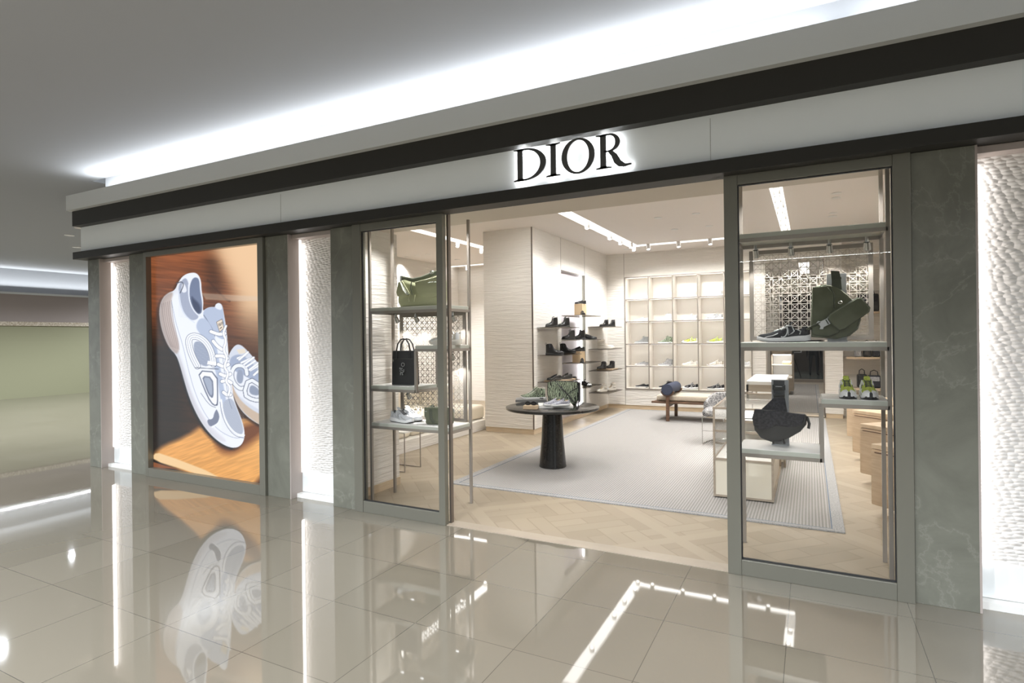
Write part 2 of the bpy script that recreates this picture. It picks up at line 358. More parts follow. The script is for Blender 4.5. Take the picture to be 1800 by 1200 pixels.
def struct(name, mb, m, label=None, **k):
    o = mb.build(name, m, **k); return tag(o, label, None, None, 'structure')
def lerp(tab, x):
    for (a, p), (b, q) in zip(tab, tab[1:]):
        if x <= b: t = (x - a) / (b - a) if b > a else 0; t = max(0, min(1, t)); return p + (q - p) * t
    return tab[-1][1]

# ------------------------------------------------------------------ corridor
struct('floor', MB().box(-26, 9, -9, 4.35, -.12, 0), M['tile'], 'polished cream tile floor of the corridor')
struct('floor', MB().box(-26, -8.75, 4.35, 18, -.12, 0), M['tile'], 'polished tile floor beside the shop')
struct('ceiling', MB().box(-26, 9, -9, 4.5, 3.9, 4.05), M['ceil'], 'smooth grey-white corridor ceiling')
struct('ceiling', MB().box(-26, -8.9, 4.5, 18, 3.9, 4.05), M['ceil'], 'corridor ceiling beyond the shop corner')
struct('wall_cove', MB().box(-8.58, 9, 4.5, 4.6, 3.3, 3.9), M['ceil'], 'white back of the lit cove')
struct('trim_1', MB().box(-8.64, 9, 4.12, 4.30, 2.742, 2.835), M['black_trim'], 'narrow charcoal trim under the fascia', bevel=.002)
struct('wall_fascia', MB().box(-8.60, 9, 4.20, 4.5, 2.80, 3.25), M['fascia'], 'pale grey fascia panel behind the sign letters')
struct('trim_2', MB().box(-8.60, 9, 4.10, 4.5, 3.172, 3.372), M['black_trim'], 'wide charcoal band above the fascia', bevel=.002)
tb = MB(); tb.box(-8.62, 9, 4.04, 4.12, 3.365, 3.56)
tb.box(-8.62, -8.58, 4.12, 4.5, 3.372, 3.56)
struct('trim_3', tb, M['beam'], 'grey-white beam hiding the cove lights')
mj = MB()
for xj in (-4.83, -.6): mj.box(xj - .001, xj + .001, 4.1985, 4.2, 2.83, 3.15)
struct('trim_4', mj, M['bronze_dark'], 'hairline joints of the fascia')
# shop side wall towards the corridor
struct('wall_left', MB().box(-8.54, -8.40, 4.42, 13.2, 0, 3.3).box(-8.54, -8.40, 4.6, 13.2, 3.3, 3.9), M['marble'], 'outer side wall of the shop')
# far side of the mall: hoarding, cornice, bulkhead with its own cove
struct('wall_hoarding', MB().box(-21.1, -21, 2, 16, 0, 2.16), M['olive_wall'], 'flat olive hoarding across the mall')
struct('trim_5', MB().box(-21.12, -20.95, 2, 16, 2.16, 2.28), M['strip_wall'], 'patterned strip above the olive hoarding')
struct('wall_bulkhead', MB().box(-21.2, -21.0, 2, 16, 2.28, 3.1), M['pink_wall'], 'mauve-grey bulkhead wall across the mall')
struct('trim_6', MB().box(-21.05, -20.98, 2, 16, 3.1, 3.16), M['beam'], 'white lip of the distant cove')
struct('wall_far_cove', MB().box(-21.6, -21.5, 2, 16, 3.1, 3.9), M['ceil'])
# opposite shopfront line, mirrored faintly in the glass
struct('wall_opposite', MB().box(-14, 9, -8.4, -8.3, 0, 3.9), mat('opposite_wall', (.20, .20, .19), .7), 'wall on the other side of the corridor')
tb = MB(); tb.box(-14, 9, -8.3, -8.0, 3.2, 3.25); tb.box(-14, 9, -8.05, -8.0, 3.25, 3.5)
struct('trim_7', tb, M['beam'], 'beam of the opposite cove')

# front: marble piers
def pier(x0, x1, lab):
    struct('wall_front', MB().box(x0, x1, 4.25, 4.42, 0, 2.74), M['marble'], lab, bevel=.002)
    mb = MB()
    for z in (.93, 1.86):
        mb.box(x0, x1, 4.2492, 4.25, z - .0008, z + .0008)
pier(-8.54, -8.28, 'leftmost grey marble pier of the shopfront')
pier(-7.60, -7.26, 'grey marble pier left of the shoe poster')
pier(-5.13, -4.80, 'grey marble pier right of the shoe poster')
pier(-4.20, -3.905, 'grey marble pier left of the small shop window')
pier(.556, .868, 'wide grey marble pier at the right')
for x0, x1, n in ((-8.28, -7.60, 'leftmost'), (-4.80, -4.20, 'middle'), (.868, 2.9, 'right')):
    struct('trim_return', MB().box(x0, x0 + .012, 4.252, 4.42, 0, 2.74), M['return'], 'stone return of the %s niche' % n)
    struct('wall_niche', MB().box(x0, x1, 4.42, 4.50, .25, 2.74), M['relief'], '%s niche wall of white woven relief' % n)
    struct('trim_plinth', MB().box(x0, x1, 4.405, 4.50, .045, .25), M['fascia'], 'smooth plinth of the %s niche' % n)
    struct('trim_kick', MB().box(x0 + .012, x1, 4.33, 4.50, 0, .04), M['white'], 'white skirting of the %s niche' % n)
    t = thing('led_strip', 'vertical light strip at the left edge of the %s niche' % n, 'light strip', (x0 + .02, 4.40, .25), group='niche light strips')
    MB().box(-.006, .006, -.01, .012, 0, 2.46).build('diffuser', M['led_niche'], t)
    area('niche_light', (x0 + .035, 4.385, 1.45), (1, .30, 0), .06, 2.4, 3.0 if x0 > 0 else 2.2, (1, .96, .93))
    struct('trim_niche_head', MB().box(x0, x1, 4.30, 4.42, 2.70, 2.74), M['return'], 'head of the %s niche' % n)

# poster lightbox
PX0, PX1, PZ0, PZ1 = -7.20, -5.22, .105, 2.68
t = thing('poster_lightbox', 'backlit shoe poster in a bronze frame between two marble piers', 'poster', (-6.19, 4.25, 0))
fb = MB(); X0, X1 = -7.255 + 6.19, -5.135 + 6.19; p0, p1 = PX0 + 6.19, PX1 + 6.19
fb.box(X0, p0, -.03, .12, 0, 2.74); fb.box(p1, X1, -.03, .12, 0, 2.74); fb.box(p0, p1, -.03, .12, PZ1, 2.74); fb.box(p0, p1, -.03, .12, 0, PZ0)
fb.build('frame', M['bronze'], t, bevel=.002)
# the printed picture: two white running shoes leaning in a wooden corner
def paint_poster(nu, nv):
    uu, vv = np.meshgrid(np.linspace(0, 1, nu), np.linspace(0, 1, nv))          # v: 0 bottom .. 1 top
    src = [(0, 1), (1, 1), (1, 0), (0, 0)]; dst = [(38, 135), (552, 75), (548, 1168), (40, 1100)]
    A = []; b = []
    for (u, v), (x, y) in zip(src, dst):
        A += [[u, v, 1, 0, 0, 0, -u * x, -v * x], [0, 0, 0, u, v, 1, -u * y, -v * y]]; b += [x, y]
    h = np.linalg.solve(np.array(A, float), np.array(b, float)); dn = h[6] * uu + h[7] * vv + 1
    X = (h[0] * uu + h[1] * vv + h[2]) / dn; Y = (h[3] * uu + h[4] * vv + h[5]) / dn
    C = np.zeros((nv, nu, 3))
    rng = np.random.RandomState(3)
    def sdist(poly, closed=True):
        p = np.array(poly, float); q = np.roll(p, -1, 0); d = np.full(X.shape, 1e9)
        if not closed: p = p[:-1]; q = q[:-1]
        for (ax, ay), (bx, by) in zip(p, q):
            vx, vy = bx - ax, by - ay; l = vx * vx + vy * vy + 1e-9
            t = np.clip(((X - ax) * vx + (Y - ay) * vy) / l, 0, 1); d = np.minimum(d, np.hypot(X - ax - t * vx, Y - ay - t * vy))
        return d
    def inside(poly):
        p = np.array(poly, float); r = np.zeros(X.shape, bool); n = len(p)
        for i in range(n):
            (ax, ay), (bx, by) = p[i], p[(i + 1) % n]
            if ay == by: continue
            c = ((ay > Y) != (by > Y)) & (X < (bx - ax) * (Y - ay) / (by - ay) + ax); r ^= c
        return r
    def smooth(pts, closed=True, k=2):
        p = [tuple(q) for q in pts]
        for _ in range(k):
            o = []; n = len(p)
            for i in range(n if closed else n - 1):
                (ax, ay), (bx, by) = p[i], p[(i + 1) % n]
                o += [(ax * .75 + bx * .25, ay * .75 + by * .25), (ax * .25 + bx * .75, ay * .25 + by * .75)]
            p = o if closed else [p[0]] + o + [p[-1]]
        return p
    def blend(mask, col):
        col = np.array(col, float) / 255
        C[...] = C * (1 - mask[..., None]) + col * mask[..., None]
    def fill(poly, col, soft=2.0, sm=2, al=1.0):
        poly = smooth(poly, True, sm) if sm else poly
        d = sdist(poly); s = np.where(inside(poly), -d, d); blend(np.clip(.5 - s / soft, 0, 1) * al, col); return s
    def stroke(pts, w, col, closed=False, al=1.0, soft=1.6, sm=2):
        pts = smooth(pts, closed, sm) if sm else pts
        d = sdist(pts, closed); blend(np.clip(.5 - (d - w / 2) / soft, 0, 1) * al, col)
    def shade(mask, k):
        C[...] = C * (1 - mask[..., None] * (1 - k))
    # wood backdrop
    def noise(a, b, sx_, sy_):
        g = rng.rand(64, 64); ix = (X * a + Y * b) * sx_; iy = (Y * a - X * b) * sy_
        x0 = np.floor(ix).astype(int); y0 = np.floor(iy).astype(int); fx = ix - x0; fy = iy - y0; fx = fx * fx * (3 - 2 * fx); fy = fy * fy * (3 - 2 * fy)
        return (g[y0 % 64, x0 % 64] * (1 - fx) + g[y0 % 64, (x0 + 1) % 64] * fx) * (1 - fy) + (g[(y0 + 1) % 64, x0 % 64] * (1 - fx) + g[(y0 + 1) % 64, (x0 + 1) % 64] * fx) * fy
    blend(np.ones(X.shape), (128, 72, 42))
    g1 = noise(1, .12, .012, .16); g2 = noise(1, .1, .03, .5)
    C *= (0.78 + .34 * g1 + .12 * g2)[..., None]
    lit = 1 / (1 + np.exp(-((X - 345) - (Y - 100) * .32 + 14 * np.sin(Y / 60)) / 22)) * np.clip((620 - Y) / 260, 0, 1)
    blend(lit, (236, 198, 158)); 
    top = np.clip((220 - Y) / 160, 0, 1) * np.clip((380 - X) / 200, 0, 1); blend(top * .35, (176, 108, 66))
    corner = np.exp(-((X - 330) ** 2 / 2600)) * np.clip((Y - 90) / 60, 0, 1) * np.clip((430 - Y) / 150, 0, 1); shade(corner * (1 - lit) * .6, .35)
    low = 1 / (1 + np.exp(-(Y - 470) / 60)); shade(low * .62, .22)
    shade(np.clip((290 - X) / 150, 0, 1) * np.clip((Y - 380) / 200, 0, 1) * .75, .18)
    fill([(45, 1036), (90, 1000), (190, 960), (270, 905), (330, 880), (560, 880), (560, 1175), (300, 1175), (45, 1060)], (224, 160, 88), 26, 1)
    fl = inside([(40, 1040), (280, 900), (560, 860), (560, 1180), (300, 1180), (40, 1060)]); g3 = noise(.35, .94, .22, .02)
    C *= np.where(fl, .92 + .15 * g3, 1)[..., None]
    blend(np.clip((X - 330) / 220, 0, 1) * fl * np.clip((1200 - Y) / 300, 0, 1) * .35, (250, 205, 140))
    fill([(320, 960), (370, 930), (520, 880), (560, 880), (560, 930), (470, 1000), (400, 1038), (340, 1025)], (92, 44, 20), 40, 2, .85)
    fill([(40, 1040), (75, 1036), (345, 1135), (300, 1150), (180, 1110), (40, 1072)], (236, 200, 150), 6, 1)
    fill([(38, 1078), (150, 1108), (38, 1105)], (134, 78, 44), 4, 0)
    stroke([(300, 240), (380, 330), (400, 338)], 10, (70, 38, 24), al=.6)
    fill([(270, 300), (548, 318), (548, 336), (420, 338), (290, 330)], (214, 196, 178), 6, 0, .45)  # pale band: reflected light painted into the print
    # second shoe (behind, right)
    s2 = [(430, 535), (452, 540), (475, 562), (500, 590), (530, 625), (560, 650), (560, 915), (510, 892), (465, 860), (430, 815), (408, 760), (398, 700), (388, 640), (390, 590), (408, 555)]
    fill([(p[0] - 6, p[1] + 8) for p in s2], (40, 20, 12), 14, 1, .9)
    fill(s2, (206, 212, 226), 2.5)
    fill([(400, 690), (420, 760), (470, 820), (560, 870), (560, 915), (500, 885), (440, 830), (408, 765)], (196, 176, 158), 5)
    fill([(402, 640), (440, 650), (500, 690), (560, 740), (560, 850), (500, 818), (440, 778), (408, 730)], (226, 230, 240), 6)
    fill([(395, 600), (430, 580), (470, 590), (560, 690), (560, 745), (470, 680), (400, 650)], (158, 170, 196), 6)
    stroke([(474, 672), (470, 640), (440, 630), (415, 640), (402, 672), (412, 712), (440, 740), (462, 735)], 21, (84, 92, 114)); stroke([(474, 672), (470, 640), (440, 630), (415, 640), (402, 672), (412, 712), (440, 740), (462, 735)], 16, (232, 236, 244))
    fill([(430, 655), (452, 650), (460, 690), (448, 720), (425, 705)], (146, 156, 178), 4)
    d2 = [(482, 690), (545, 730), (548, 790), (500, 790), (458, 765)]
    stroke(d2, 21, (84, 92, 114), True, sm=1); stroke(d2, 15, (230, 234, 242), True, sm=1); fill([(490, 715), (530, 740), (530, 772), (480, 762)], (140, 150, 172), 4)
    fill([(428, 560), (466, 556), (472, 575), (440, 580)], (224, 214, 200), 3, 0)
    for a, b_ in (((432, 600), (470, 585)), ((450, 620), (492, 600)), ((470, 640), (512, 612)), ((490, 655), (530, 632)), ((508, 672), (546, 650)), ((480, 572), (440, 606)), ((506, 596), (462, 628)), ((528, 620), (486, 652)), ((545, 640), (506, 676))):
        stroke([a, b_], 12, (120, 128, 150), sm=0, al=.6); stroke([a, b_], 9, (238, 240, 246), sm=0)
    # main shoe
    s1 = [(235, 203), (258, 215), (270, 245), (271, 290), (280, 340), (275, 385), (290, 372), (312, 364), (334, 366), (338, 350), (352, 345), (366, 356), (372, 392), (380, 440), (388, 520), (392, 600), (404, 680), (408, 770), (428, 830), (448, 880), (461, 935), (456, 978), (432, 1006), (392, 1008), (345, 985), (300, 945), (262, 895), (228, 830), (203, 765), (185, 700), (168, 635), (150, 585), (120, 555), (96, 505), (78, 440), (73, 375), (88, 325), (118, 298), (148, 288), (163, 250), (190, 215)]
    fill([(p[0] - 10, p[1] + 10) for p in s1], (28, 14, 10), 20, 1, .85)
    stroke([(118, 560), (152, 590), (170, 655), (190, 735), (222, 830), (262, 905), (300, 950), (350, 990), (400, 1010)], 12, (22, 22, 28))
    fill(s1, (232, 236, 246), 2.5)
    # shaded midsole and its heel ribs
    fill([(73, 375), (88, 325), (118, 298), (142, 296), (128, 340), (130, 400), (146, 470), (168, 540), (158, 590), (120, 555), (96, 505), (78, 440)], (190, 176, 172), 10)
    for k in range(6):
        o = k * 9; stroke([(86 + o, 350 - o * .35), (92 + o, 420), (108 + o, 490), (128 + o * .8, 548 + o * .3)], 2.2, (128, 112, 110), al=.75)
    stroke([(132, 340), (150, 440), (182, 540), (205, 650), (235, 760), (280, 860), (340, 930), (410, 965), (452, 960)], 3, (170, 178, 198), al=.9)
    fill([(150, 560), (170, 600), (205, 720), (250, 830), (310, 915), (390, 985), (330, 972), (262, 895), (203, 765)], (214, 214, 224), 10, 2, .8)
    # grey mesh heel and upper
    fill([(163, 282), (172, 250), (200, 225), (214, 262), (214, 330), (236, 380), (262, 412), (230, 430), (196, 410), (176, 372), (166, 330)], (160, 168, 190), 4)
    for k in range(22): stroke([(164, 262 + k * 7), (236, 268 + k * 7)], 1.4, (186, 194, 212), sm=0, al=.35)
    fill([(176, 300), (206, 296), (196, 262), (182, 250)], (226, 230, 240), 3); stroke([(156, 256), (180, 246), (190, 262), (172, 300)], 4, (80, 84, 100))
    stroke([(164, 285), (176, 370), (200, 412), (236, 436)], 5, (214, 222, 238))
    # collar opening
    fill([(228, 235), (245, 226), (262, 236), (264, 290), (274, 345), (272, 392), (252, 400), (228, 372), (214, 325), (216, 270)], (112, 124, 152), 4)
    fill([(222, 310), (238, 330), (262, 350), (270, 390), (250, 396), (228, 368)], (58, 68, 96), 12)
    stroke([(212, 262), (212, 325), (228, 372), (252, 402), (286, 420), (318, 446)], 6, (224, 230, 242))
    # tongue
    fill([(276, 388), (292, 370), (320, 364), (338, 366), (352, 350), (366, 358), (372, 400), (378, 450), (384, 520), (330, 500), (300, 440), (280, 418)], (176, 188, 212), 4)
    stroke([(280, 402), (300, 432), (318, 462), (330, 500)], 3, (96, 106, 130)); fill([(330, 370), (336, 348), (362, 350), (366, 382)], (226, 232, 244), 4)
    fill([(338, 434), (364, 420), (372, 462), (352, 480)], (228, 214, 198), 2.5, 0)
    stroke([(338, 434), (364, 420), (372, 462), (352, 480), (338, 434)], 1.8, (60, 50, 50), sm=0)
    for (ax, ay) in ((349, 447), (355, 444), (361, 440), (367, 437)): stroke([(ax, ay - 5), (ax + 1, ay + 6)], 2.6, (30, 26, 30), sm=0)
    stroke([(354, 464), (362, 458)], 3, (30, 26, 30), sm=0)
    # blue-grey vamp along the laces and toe box mesh
    fill([(262, 412), (300, 425), (322, 470), (340, 560), (356, 660), (372, 760), (384, 830), (352, 800), (340, 700), (325, 640), (300, 540), (262, 490), (240, 455)], (178, 190, 214), 6)
    fill([(360, 800), (404, 775), (428, 835), (448, 890), (456, 940), (432, 952), (398, 930), (374, 880), (356, 850)], (170, 178, 196), 5)
    for k in range(26): stroke([(356, 800 + k * 6), (458, 780 + k * 6)], 1.3, (198, 206, 220), sm=0, al=.4)
    stroke([(356, 790), (362, 850), (384, 905), (420, 945), (458, 950)], 6, (240, 243, 250)); stroke([(350, 800), (356, 856), (380, 914), (416, 955), (456, 962)], 2, (90, 98, 120))
    stroke([(365, 600), (376, 700), (392, 800), (404, 830)], 2, (110, 120, 146), al=.8)
    # overlay C and D on the side
    fill([(228, 530), (256, 520), (290, 548), (304, 600), (300, 640), (262, 632), (240, 600)], (150, 160, 182), 4)
    for k in range(14): stroke([(232, 536 + k * 8), (304, 528 + k * 8)], 1.4, (186, 194, 212), sm=0, al=.5)
    cpath = [(322, 626), (314, 572), (292, 530), (262, 505), (232, 497), (210, 508), (209, 540), (224, 590), (248, 636)]
    stroke(cpath, 31, (84, 92, 114)); stroke(cpath, 27, (240, 243, 250)); stroke(cpath, 12, (112, 120, 142)); stroke(cpath, 9, (238, 241, 248))
    fill([(296, 612), (334, 618), (330, 634), (292, 630)], (240, 243, 250), 2, 0); stroke([(292, 630), (334, 636)], 2, (84, 92, 114), sm=0)
    fill([(245, 655), (340, 662), (342, 780), (338, 826), (305, 806), (275, 740)], (92, 100, 122), 3, 1); fill([(250, 660), (335, 667), (337, 780), (333, 818), (308, 800), (280, 738)], (240, 243, 250), 3, 1)
    fill([(266, 680), (318, 686), (322, 760), (316, 786), (298, 770), (282, 730)], (112, 120, 142), 3, 1); fill([(272, 686), (312, 692), (316, 756), (311, 774), (301, 762), (288, 728)], (160, 170, 190), 3, 1)
    stroke([(238, 644), (345, 650)], 3, (70, 78, 98), sm=0)
    fill([(338, 826), (350, 860), (345, 890), (322, 905), (300, 915), (286, 880), (316, 880), (322, 850)], (120, 128, 150), 3); stroke([(330, 820), (352, 862), (340, 900), (312, 915)], 6, (236, 240, 248))
    stroke([(262, 760), (300, 815), (330, 826)], 2, (80, 88, 110))
    # shadow side roll-off
    roll = np.clip(1 - sdist(s1) / 26, 0, 1) * inside(s1) * np.clip((260 - X + (Y - 400) * .25) / 160, 0, 1); shade(roll * .35, .62)
    # laces
    for a, b_, c_ in (((312, 478), (350, 492), (376, 486)), ((322, 522), (340, 545), (362, 560)), ((336, 590), (362, 588), (386, 600)), ((344, 628), (368, 640), (390, 628)), ((352, 672), (378, 684), (398, 672)), ((360, 706), (384, 700), (402, 712)), ((366, 756), (384, 770), (398, 766))):
        stroke([a, b_, c_], 19, (92, 100, 124), al=.7); stroke([a, b_, c_], 14, (246, 248, 252))
    zz = [(382, 452), (366, 486), (384, 520), (366, 562), (388, 598), (368, 640), (392, 668), (374, 706), (400, 732), (388, 768)]
    stroke(zz, 13, (92, 100, 124), al=.6); stroke(zz, 9, (246, 248, 252))
    return np.clip(C, 0, 1), uu, vv
def poster_mesh(nu=230, nv=440):
    C, uu, vv = paint_poster(nu, nv)
    xs = (PX0 + uu * (PX1 - PX0) + 6.19).ravel(); zs = (PZ0 + vv * (PZ1 - PZ0)).ravel()
    co = np.stack([xs, np.full(xs.shape, .035), zs], 1)
    i = (np.arange(nv - 1)[:, None] * nu + np.arange(nu - 1)[None]).ravel()
    F = np.stack([i, i + 1, i + nu + 1, i + nu], 1)
    me = bpy.data.meshes.new('print'); me.vertices.add(len(co)); me.vertices.foreach_set('co', co.ravel().astype(np.float32))
    me.loops.add(F.size); me.loops.foreach_set('vertex_index', F.ravel().astype(np.int32)); me.polygons.add(len(F))
    me.polygons.foreach_set('loop_start', np.arange(0, F.size, 4, dtype=np.int32)); me.update(calc_edges=True); me.validate()
    lin = np.where(C <= .04045, C / 12.92, ((C + .055) / 1.055) ** 2.4).reshape(-1, 3)
    at = me.color_attributes.new('ink', 'FLOAT_COLOR', 'POINT'); at.data.foreach_set('color', np.concatenate([lin, np.ones((len(lin), 1))], 1).ravel().astype(np.float32))
    m = mat('backlit_poster_print', (.02, .02, .02), .25); a = N(m, 'ShaderNodeAttribute', attribute_name='ink')
    L(m, a.outputs['Color'], P(m).inputs['Emission Color']); P(m).inputs['Emission Strength'].default_value = 1.08
    me.materials.append(m); return me
o = bpy.data.objects.new('print', poster_mesh()); COL.objects.link(o); o.parent = t; o['label'] = 'printed picture of two white running shoes'
MB().box(p0, p1, .04, .10, PZ0, PZ1).build('light_box', M['white'], t)

# ------------------------------------------------------------------ sign
sign = thing('shop_sign', 'black DIOR letters with a white halo on the pale fascia', 'sign', (-1.95, 4.165, 2.898))
def arcpts(cx, cz, rx, rz, a0, a1, n=28): return [(cx + rx * math.cos(R(a0 + (a1 - a0) * k / n)), cz + rz * math.sin(R(a0 + (a1 - a0) * k / n))) for k in range(n + 1)]
H = .256
def serif(mb, x0, x1, z, s, y0, y1):      # thin bracketed foot / head
    mid0, mid1 = x0 + .045, x1 - .045
    mb.prism([(x0, z), (x1, z), (x1, z + s * .008), (mid1, z + s * .018), (mid0, z + s * .018), (x0, z + s * .008)], 'y', y0, y1)
def letter(parts_fn, halo_fn):
    f = MB(); parts_fn(f, -.012, .004); o = f.build('letter', M['letter'], sign); 
    b = MB(); parts_fn(b, .004, .012); h = b.build('halo', M['led_sign'], o); return o
def ring(mb, cx, cz, rx, rz, ix, iz, a0, a1, y0, y1, n=40):
    P_ = arcpts(cx, cz, rx, rz, a0, a1, n); Q_ = arcpts(cx, cz, ix, iz, a0, a1, n)
    secs = [[(p[0], y0, p[1]), (p[0], y1, p[1]), (q[0], y1, q[1]), (q[0], y0, q[1])] for p, q in zip(P_, Q_)]
    mb.loft(secs)
def LD(x):
    def f(mb, y0, y1):
        mb.box(x + .032, x + .078, y0, y1, 0, H); serif(mb, x, x + .12, 0, 1, y0, y1); serif(mb, x, x + .12, H, -1, y0, y1)
        ring(mb, x + .10, H / 2, .184, H / 2, .132, H / 2 - .014, -90, 90, y0, y1); mb.box(x + .06, x + .104, y0, y1, 0, .012); mb.box(x + .06, x + .104, y0, y1, H - .012, H)
    return f
def LI(x):
    def f(mb, y0, y1): mb.box(x + .032, x + .078, y0, y1, 0, H); serif(mb, x - .005, x + .113, 0, 1, y0, y1); serif(mb, x - .005, x + .113, H, -1, y0, y1)
    return f
def LO(x):
    def f(mb, y0, y1):
        ring(mb, x + .1355, H / 2, .1355, H / 2 + .008, .089, H / 2 - .006, 0, 360, y0, y1)
    return f
def LR(x):
    def f(mb, y0, y1):
        mb.box(x + .032, x + .078, y0, y1, 0, H); serif(mb, x, x + .12, 0, 1, y0, y1); serif(mb, x, x + .09, H, -1, y0, y1)
        ring(mb, x + .10, H * .735, .085, H * .265, .048, H * .265 - .013, -90, 90, y0, y1); mb.box(x + .06, x + .104, y0, y1, H - .012, H); mb.box(x + .06, x + .104, y0, y1, H * .47, H * .47 + .012)
        mb.prism([(x + .088, H * .49), (x + .128, H * .49), (x + .158, .10), (x + .190, .045), (x + .225, .016), (x + .270, .014), (x + .270, .004), (x + .21, -.006), (x + .168, .004), (x + .140, .03), (x + .118, .085)], 'y', y0, y1)
    return f
for fn, x in ((LD, -.159), (LI, .130), (LO, .254), (LR, .535)): letter(fn(x), None)

# ------------------------------------------------------------------ shop shell
YB, ZC, ZS = 12.8, 3.5, 2.82
struct('floor', MB().box(-8.40, 1.4, 4.35, 22.0, -.12, 0), M['parquet'], 'oak parquet floor of the shop')
struct('trim_threshold', MB().box(-2.86, -.52, 4.24, 4.38, -.005, .004), M['paleoak'], 'oak threshold of the shop entrance')
struct('ceiling', MB().box(-10.6, 1.4, 5.08, 22.0, ZC, ZC + .1), M['ceil_in'], 'warm white shop ceiling')
struct('trim_soffit', MB().box(-8.40, 2.9, 4.30, 5.08, ZS, ZC), M['soffit'], 'lower soffit behind the shopfront')
struct('wall_partition', MB().box(-5.10, -4.15, 4.51, 5.22, 0, ZS), M['plaster'], 'ridged plaster partition beside the small window')
struct('trim_skirting', MB().box(-4.15, -4.135, 4.51, 5.22, 0, .085), M['oak_base'], 'oak skirting of the left partition')
struct('wall_partition', MB().box(.555, 2.9, 4.51, 5.22, 0, ZS), M['plaster'], 'ridged plaster partition at the right window')
struct('wall_behind_poster', MB().box(-8.40, -5.10, 4.51, 4.6, 0, ZC), M['plaster_light'], 'inner face of the shopfront')
struct('wall_pillar', MB().box(-5.09, -4.14, 8.80, 8.9, .085, ZC).box(-5.09, -4.5, 8.9, 9.3, .085, ZC), M['plaster'], 'broad plaster pillar facing the entrance')
struct('baseboard_pillar', MB().box(-5.08, -4.15, 8.81, 8.9, 0, .085), M['oak_base'], 'oak skirting of the broad pillar')
# long wall with a recessed niche between Y=10.05 and 11.33
wl = MB(); wl.box(-4.5, -4.14, 8.90, 10.05, .085, ZC); wl.box(-4.5, -4.14, 11.33, YB, .085, ZC); wl.box(-4.5, -4.14, 10.05, 11.33, 2.90, ZC)
struct('wall_left', wl, M['plaster_light'], 'ridged plaster wall carrying the glass shoe shelves')
struct('wall_left_niche', MB().box(-4.5, -4.23, 10.05, 11.33, .085, 2.90), M['niche_grey'], 'lilac grey back of the tall wall niche')
struct('baseboard_left', MB().box(-4.5, -4.15, 8.90, YB, 0, .085), M['oak_base'], 'oak skirting of the shelf wall')
js = MB()
for y in (10.05, 11.33): js.box(-4.141, -4.1385, y - .005, y + .005, 2.90, ZC)
js.box(-4.162, -4.137, 8.797, 8.805, .085, ZC)
struct('trim_seams', js, M['bronze_dark'], 'fine bronze seams of the shelf wall')
t = thing('led_strip', 'tall light strip at the right edge of the wall niche', 'light strip', (-4.215, 11.27, .1))
MB().box(-.01, .02, -.02, .03, 0, 2.79).build('diffuser', M['led_cool'], t)
struct('trim_niche_jamb', MB().box(-4.23, -4.135, 11.30, 11.335, .085, 2.90), M['bronze'], 'bronze jamb of the wall niche')
area('niche_light', (-4.19, 11.2, 1.5), (-.35, -1, 0), .05, 2.7, 3, (.97, .96, 1))
# back wall: grid of lit cubbies, then an opening, a pier and a recessed stretch
gx = [-3.715, -3.185, -2.655, -2.125, -1.595, -1.065]; gz = [.455, .955, 1.455, 1.955, 2.455, 2.955]
bw = MB(); bw.box(-4.5, gx[0], YB, YB + .45, .085, ZC); bw.box(gx[-1], -.80, YB, YB + .45, .085, ZC)
bw.box(gx[0], gx[-1], YB, YB + .45, .085, gz[0]); bw.box(gx[0], gx[-1], YB, YB + .45, gz[-1], ZC)
bw.box(-.80, .25, YB, YB + .45, 3.1, ZC)
struct('wall_back', bw, M['plaster'], 'ridged plaster back wall around the shoe display grid')
struct('baseboard_back', MB().box(-4.14, -.80, YB + .012, YB + .40, 0, .085), M['oak_base'], 'oak skirting of the back wall')
sm = MB(); sm.box(-3.735, -3.728, YB - .003, YB, .085, ZC)
struct('trim_seam_back', sm, M['bronze_dark'], 'thin seam of the back wall')
struct('wall_pier', MB().box(.25, .56, YB, YB + .45, .085, ZC), M['plaster'], 'narrow plaster pier right of the opening')
struct('baseboard_pier', MB().box(.26, .55, YB + .01, YB + .45, 0, .085), M['oak_base'])
struct('trim_pier', MB().box(.235, .25, YB - .01, YB + .46, 0, 3.1), M['bronze_dark'], 'dark metal edge of the opening')
struct('wall_back_right', MB().box(.56, 1.4, YB + .40, YB + .50, 0, ZC), M['plaster'], 'recessed plaster wall behind the bag shelves')
struct('wall_right', MB().box(1.25, 1.4, 5.22, YB + .5, 0, ZC), M['plaster'], 'plaster wall behind the oak drawer units')
struct('trim_threshold_back', MB().box(-.80, .235, YB + .02, YB + .30, -.005, .012), M['oak_base'], 'oak threshold of the rear opening')
struct('trim_threshold_gap', MB().box(-.80, .235, YB + .005, YB + .02, -.005, .014), M['black_trim'])
# left room
struct('wall_left_room', MB().box(-10.6, -4.5, 13.0, 13.1, 0, ZC), M['plaster_light'], 'plaster wall at the back of the left room')
struct('wall_left_side', MB().box(-8.40, -8.30, 4.6, 13.0, 0, ZC), M['plaster_light'])
ls = MB()
for x in (-6.35, -5.55): ls.box(x, x + .012, 12.994, 13.0, .1, ZC)
struct('trim_seam_left', ls, M['bronze_dark'])
